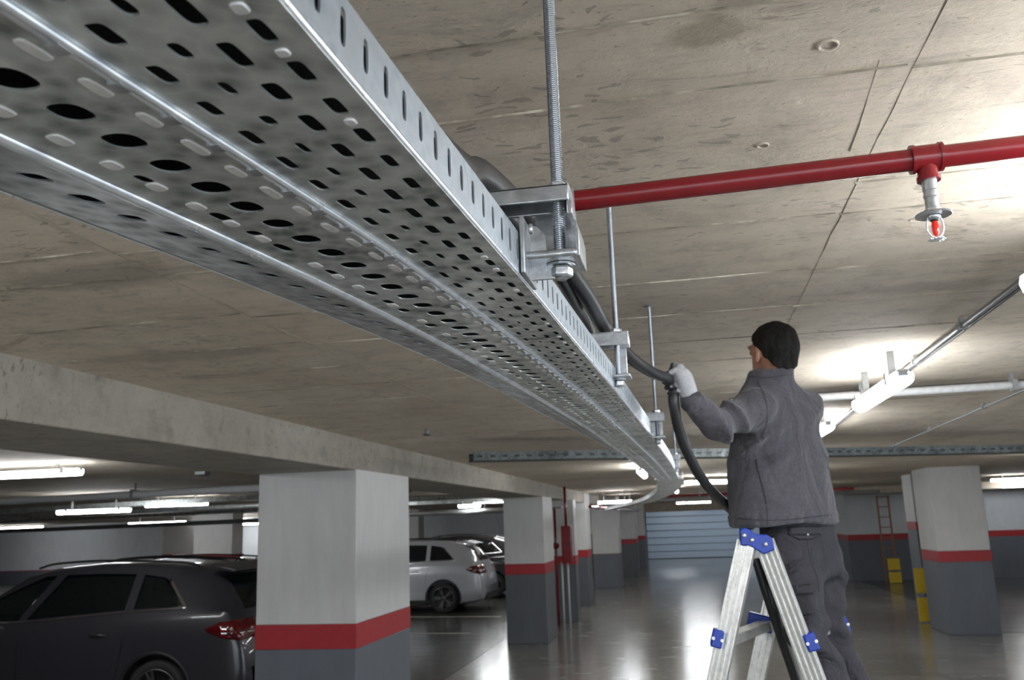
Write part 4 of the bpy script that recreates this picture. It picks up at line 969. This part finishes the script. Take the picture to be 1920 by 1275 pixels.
e = np.array(cab1[-1]); cab1 += [tuple(e+[.10, .05, -.45]), tuple(e+[.14, .12, -1.0]), (e[0]+.12, e[1]+.25, .03), (e[0]-.1, e[1]+.9, .018), (e[0]-.5, e[1]+1.5, .018)]
sp = spline(cab1, 8)
def crad(i):
    return .0165
o = MB().tube(sp, .0165, 14).build('power_cable', M['rubber'], None, smooth=True)
tag(o, 'thick black cable rising over the tray, held by the gloved hand and hanging down', 'cable')
cab2 = [(-.33, -.5, 2.44), (-.30, .2, 2.44), (-.20, .75, 2.442), tuple(YC(870, 318, 1.0)), tuple(YC(935, 385, 1.2)), tuple(YC(990, 445, 1.36)), tuple(YC(1046, 512, 1.5)), tuple(YC(1078, 566, 1.72)), tuple(YC(1098, 596, 2.0)), tuple(YC(1112, 636, 2.3)), (-.19, 2.75, 2.468), (-.17, 3.3, 2.468), (-.14, 5.3, 2.487), (-.13, 5.6, 2.487), (-.12, 6.2, 2.44)]
o = MB().tube(spline(cab2, 8), .0125, 12).build('thin_cable', M['rubber'], None, smooth=True)
tag(o, 'thinner black cable that dips behind the thick one and lies along the tray top', 'cable')

# ------------------------------------------------------------------ gloved hands closed on the cable
def make_hand(C, axis, palm_dir, wrist, name, res=.0032):
    """C grip centre on the cable, axis along the cable towards the little finger, palm_dir from cable to palm"""
    ax = np.array(axis, float); ax /= np.linalg.norm(ax); pd_ = np.array(palm_dir, float); pd_ -= ax*(pd_ @ ax); pd_ /= np.linalg.norm(pd_); qd = np.cross(ax, pd_)
    rc = .0165+.0085
    fing = []
    for j, (ln, r) in enumerate(((.9, .0086), (1.0, .0088), (.96, .0085), (.8, .0076))):
        o_ = C + ax*(-.030+.0195*j); a0 = .55; pts = []
        for k, th in enumerate((a0, a0+.95*ln, a0+1.9*ln, a0+2.7*ln)):
            rad = rc*(1.28 if k == 0 else 1.06 if k == 1 else 1.0); pts.append(o_ + (pd_*math.cos(th)+qd*math.sin(th))*rad)
        fing.append((pts, r))
    def f(P):
        pc = C + pd_*.034 + ax*.0
        R_ = np.stack([ax, pd_, qd], 1)
        d = sdf_ell(P, pc, (.041, .017, .030), R_)
        d = smin(d, sdf_cone(P, pc+pd_*.004, wrist, .026, .028), .02)
        for pts, r in fing:
            g = smin(sdf_cone(P, pts[0], pts[1], r*1.1, r), sdf_cone(P, pts[1], pts[2], r, r*.95), .002); g = smin(g, sdf_cone(P, pts[2], pts[3], r*.95, r*.85), .002)
            g = smin(g, sdf_cone(P, pc+(pts[0]-pc)*.5, pts[0], r*1.2, r*1.15), .004); d = smin(d, g, .003)
        t0 = pc-ax*.032-qd*.008; t1 = C-ax*.044-qd*.026+pd_*.012; t2 = C-ax*.026-qd*.032-pd_*.012; t3 = C-ax*.012-qd*.022-pd_*.026
        g = smin(smin(sdf_cone(P, t0, t1, .014, .011), sdf_cone(P, t1, t2, .0105, .0095), .003), sdf_cone(P, t2, t3, .0095, .008), .003)
        return smin(d, g, .006)
    lo = np.minimum(C, wrist)-.075; hi = np.maximum(C, wrist)+.075
    o = sdf_obj(name, f, lo, hi, res, M['glove'], man, 1)
    o.data.materials.append(M['palm']); fm = []
    for p in o.data.polygons:                 # coated grip side
        c = np.array(p.center)+np.array(man.location)-C; rad = np.linalg.norm(c-ax*(c @ ax)); th = c @ pd_
        fm.append(1 if (rad < .0345 and th < .016) else 0)
    o.data.polygons.foreach_set('material_index', fm)
    return o
make_hand(HAND, np.array(at(1264, 760, 2.72))-np.array(at(1240, 703, 2.70)), wrL-HAND, wrL, 'left_glove')
ax_ = J(1412, 1030, 3.36)-J(1385, 972, 3.42)
RH = J(1387, 975, 3.415)
make_hand(RH, ax_, np.array([.5, .5, .4]), wrR, 'right_glove', .0045)
for wr, hc, el in ((wrL, HAND, elL),):
    d_ = (hc-wr)/np.linalg.norm(hc-wr); l_ = Vector(man.location)
    MB().tube([Vector(wr-d_*.012)-l_, Vector(wr+d_*.002)-l_, Vector(wr+d_*.010)-l_], [.036, .0365, .034], 20).build('glove_cuff', M['palm'], man, smooth=True, angle=1)

# pockets and seams laid on the clothes
from mathutils.bvhtree import BVHTree
def bvh(o):
    me = o.data; T_ = man.location
    return BVHTree.FromPolygons([v.co + T_ for v in me.vertices], [tuple(p.vertices) for p in me.polygons])
BJ, BT = bvh(jo), bvh(tr)
def hit(B, px, py):
    d = (at(px, py, 3)-CAM).normalized(); r = B.ray_cast(CAM, d); return r
def patch(B, quad, name, mat, off=.004, nx=10, ny=6, th=.003):
    """quad: four picture corners on the cloth; a thin flap that follows it"""
    a, b_, c, d = [Vector(q) for q in quad]; vs = []
    for j in range(ny+1):
        for i in range(nx+1):
            p = a.lerp(b_, i/nx).lerp(d.lerp(c, i/nx), j/ny); h = hit(B, p.x, p.y)
            if h[0] is None: return None
            e_ = (1 if 0 < i < nx and 0 < j < ny else .3); vs.append(h[0]+h[1]*off*e_-man.location)
    fs = [(j*(nx+1)+i, j*(nx+1)+i+1, (j+1)*(nx+1)+i+1, (j+1)*(nx+1)+i) for j in range(ny) for i in range(nx)]
    o = MB().add(vs, fs).build(name, mat, man, smooth=True); m = o.modifiers.new('s', 'SOLIDIFY'); m.thickness = th; m.offset = 0; return o
def stitch(B, pts, name, mat, r=.0016, off=.0005):
    P = spline([(x, y, 0) for x, y in pts], 6); out = []
    for p in P:
        h = hit(B, p.x, p.y)
        if h[0] is not None and (not out or (h[0]-man.location-out[-1]).length < .06): out.append(h[0]+h[1]*off-man.location)
    if len(out) > 2: MB().tube(out, r, 6).build(name, mat, man, smooth=True)
patch(BT, [(1477, 988), (1540, 987), (1541, 1003), (1478, 1003)], 'pocket_flap', M['trouser'], .006)
patch(BT, [(1478, 1003), (1541, 1003), (1520, 1012), (1498, 1012)], 'pocket_flap', M['trouser'], .006, 8, 3)
patch(BT, [(1484, 1100), (1520, 1096), (1524, 1112), (1486, 1117)], 'thigh_pocket_flap', M['trouser'], .006)
patch(BT, [(1486, 1118), (1524, 1113), (1528, 1150), (1492, 1157)], 'thigh_pocket', M['trouser'], .005)
stitch(BJ, [(1418, 862), (1424, 890), (1432, 920), (1437, 945)], 'pocket_zip', M['seamf'], .0028)
stitch(BJ, [(1384, 972), (1430, 975), (1480, 974), (1530, 968), (1557, 965)], 'hem_seam', M['seamf'], .0015)
stitch(BJ, [(1420, 716), (1432, 740), (1438, 770), (1436, 800), (1425, 822)], 'sleeve_seam', M['seamf'], .0013)
stitch(BJ, [(1404, 706), (1440, 708), (1484, 702)], 'collar_seam', M['seamf'], .0016)
stitch(BJ, [(1437, 950), (1440, 984)], 'side_seam', M['seamf'], .0012)
stitch(BT, [(1512, 1000), (1520, 1050), (1533, 1085), (1536, 1110)], 'seat_seam', M['seamf'], .0016)
h = hit(BT, 1512, 1003)
if h[0]: MB().lathe([(.0045, 0), (.004, .002), (.001, .003)], 12, Matrix.Translation(h[0]+h[1]*.007-man.location) @ h[1].to_track_quat('Z', 'Y').to_matrix().to_4x4()).build('pocket_stud', M['zinc'], man, smooth=True)

# ------------------------------------------------------------------ the ladder
lad = empty('step_ladder', (hn[0], hn[1], 0), 'aluminium folding step ladder with blue plastic joints under the man in grey', 'ladder')
LO = Vector(lad.location)
def railpt(side, far, z, off=0):                   # side -1 left frame, +1 right frame
    sl_ = (.30, .275)[side > 0]; x = hn[0] + side*(.022+(hz-z)*sl_)
    return Vector((x, hn[1], z)) + Vector(sdir)*far - LO
def rail(side, far):
    p, q = railpt(side, far, hz-.01), railpt(side, far, .0)
    wd, th = (.056, .026)
    up = Vector(sdir).normalized()
    r = MB().bar(p, q, wd*.5, th, up=up)
    d = (q-p).normalized(); s = d.cross(up).normalized()
    main = MB().bar(p, q, wd, th*.55, up=up).build('rail', M['alu'], lad, bevel=.002)
    for k in (-.44, -.15, .15, .44):
        MB().bar(p+s*wd*k, q+s*wd*k, .0075, th, up=up).build('rail_ridge', M['alu'], main, bevel=.001)
    foot = MB().bar(q+(p-q).normalized()*.09, q+(p-q).normalized()*.001, wd*1.15, th*1.5, up=up).build('rubber_foot', M['black'], main, bevel=.003)
    return main
for side in (-1, 1):
    for far in (0, 1): rail(side, far)
M['step'] = M['alu']
for side in (-1, 1):
    z = zstep
    while z > .1:
        p, q = railpt(side, .03, z), railpt(side, .97, z)
        MB().bar(p, q, .05, .030).build('step', M['alu'], lad, bevel=.003)
        z -= DZ
p, q = railpt(-1, .03, hz-.05), railpt(-1, .97, hz-.05); MB().bar(p, q, .03, .03).build('top_bar', M['alu'], lad, bevel=.003)
for far in (0, 1):
    o_ = railpt(-1, far, hz) ; cx = Vector((0, 0, hz)) + Vector(sdir)*far
    T_ = Matrix.Translation(cx)
    poly = [(-.046, -.022), (-.046, .024), (-.034, .032), (-.016, .026), (.002, .010), (.034, .008), (.048, -.002), (.054, -.036), (.020, -.050), (-.004, -.034), (-.022, -.022)]
    jn = MB().prism(poly, -.024, .024, T_).build('locking_joint', M['blue'], lad, bevel=.004)
    for a, b_ in ((-.034, .008), (-.012, -.006), (.026, -.020)):
        MB().lathe([(.007, 0), (.007, .004), (.002, .005)], 12, T_ @ Matrix.Translation((a, -.024, b_)) @ Matrix.Rotation(PI/2, 4, 'X')).build('rivet', M['zinc'], jn, smooth=True)
for side in (-1, 1):
    for far in (0, 1):
        c = railpt(side, far, zstep-(.012 if side > 0 else 0)); T_ = Matrix.Translation(c) @ Matrix.Rotation(side*-.28, 4, 'Y')
        cl = MB().cbox((side*.026, 0, 0), (.034 if far == 0 or side > 0 else .085, .046, .052), T_).build('step_clamp', M['blue'], lad, bevel=.005)
        for dx in (-.012, .014):
            MB().lathe([(.005, 0), (.005, .003)], 10, T_ @ Matrix.Translation((side*.026+dx, -.023, 0)) @ Matrix.Rotation(PI/2, 4, 'X')).build('rivet', M['zinc'], cl)
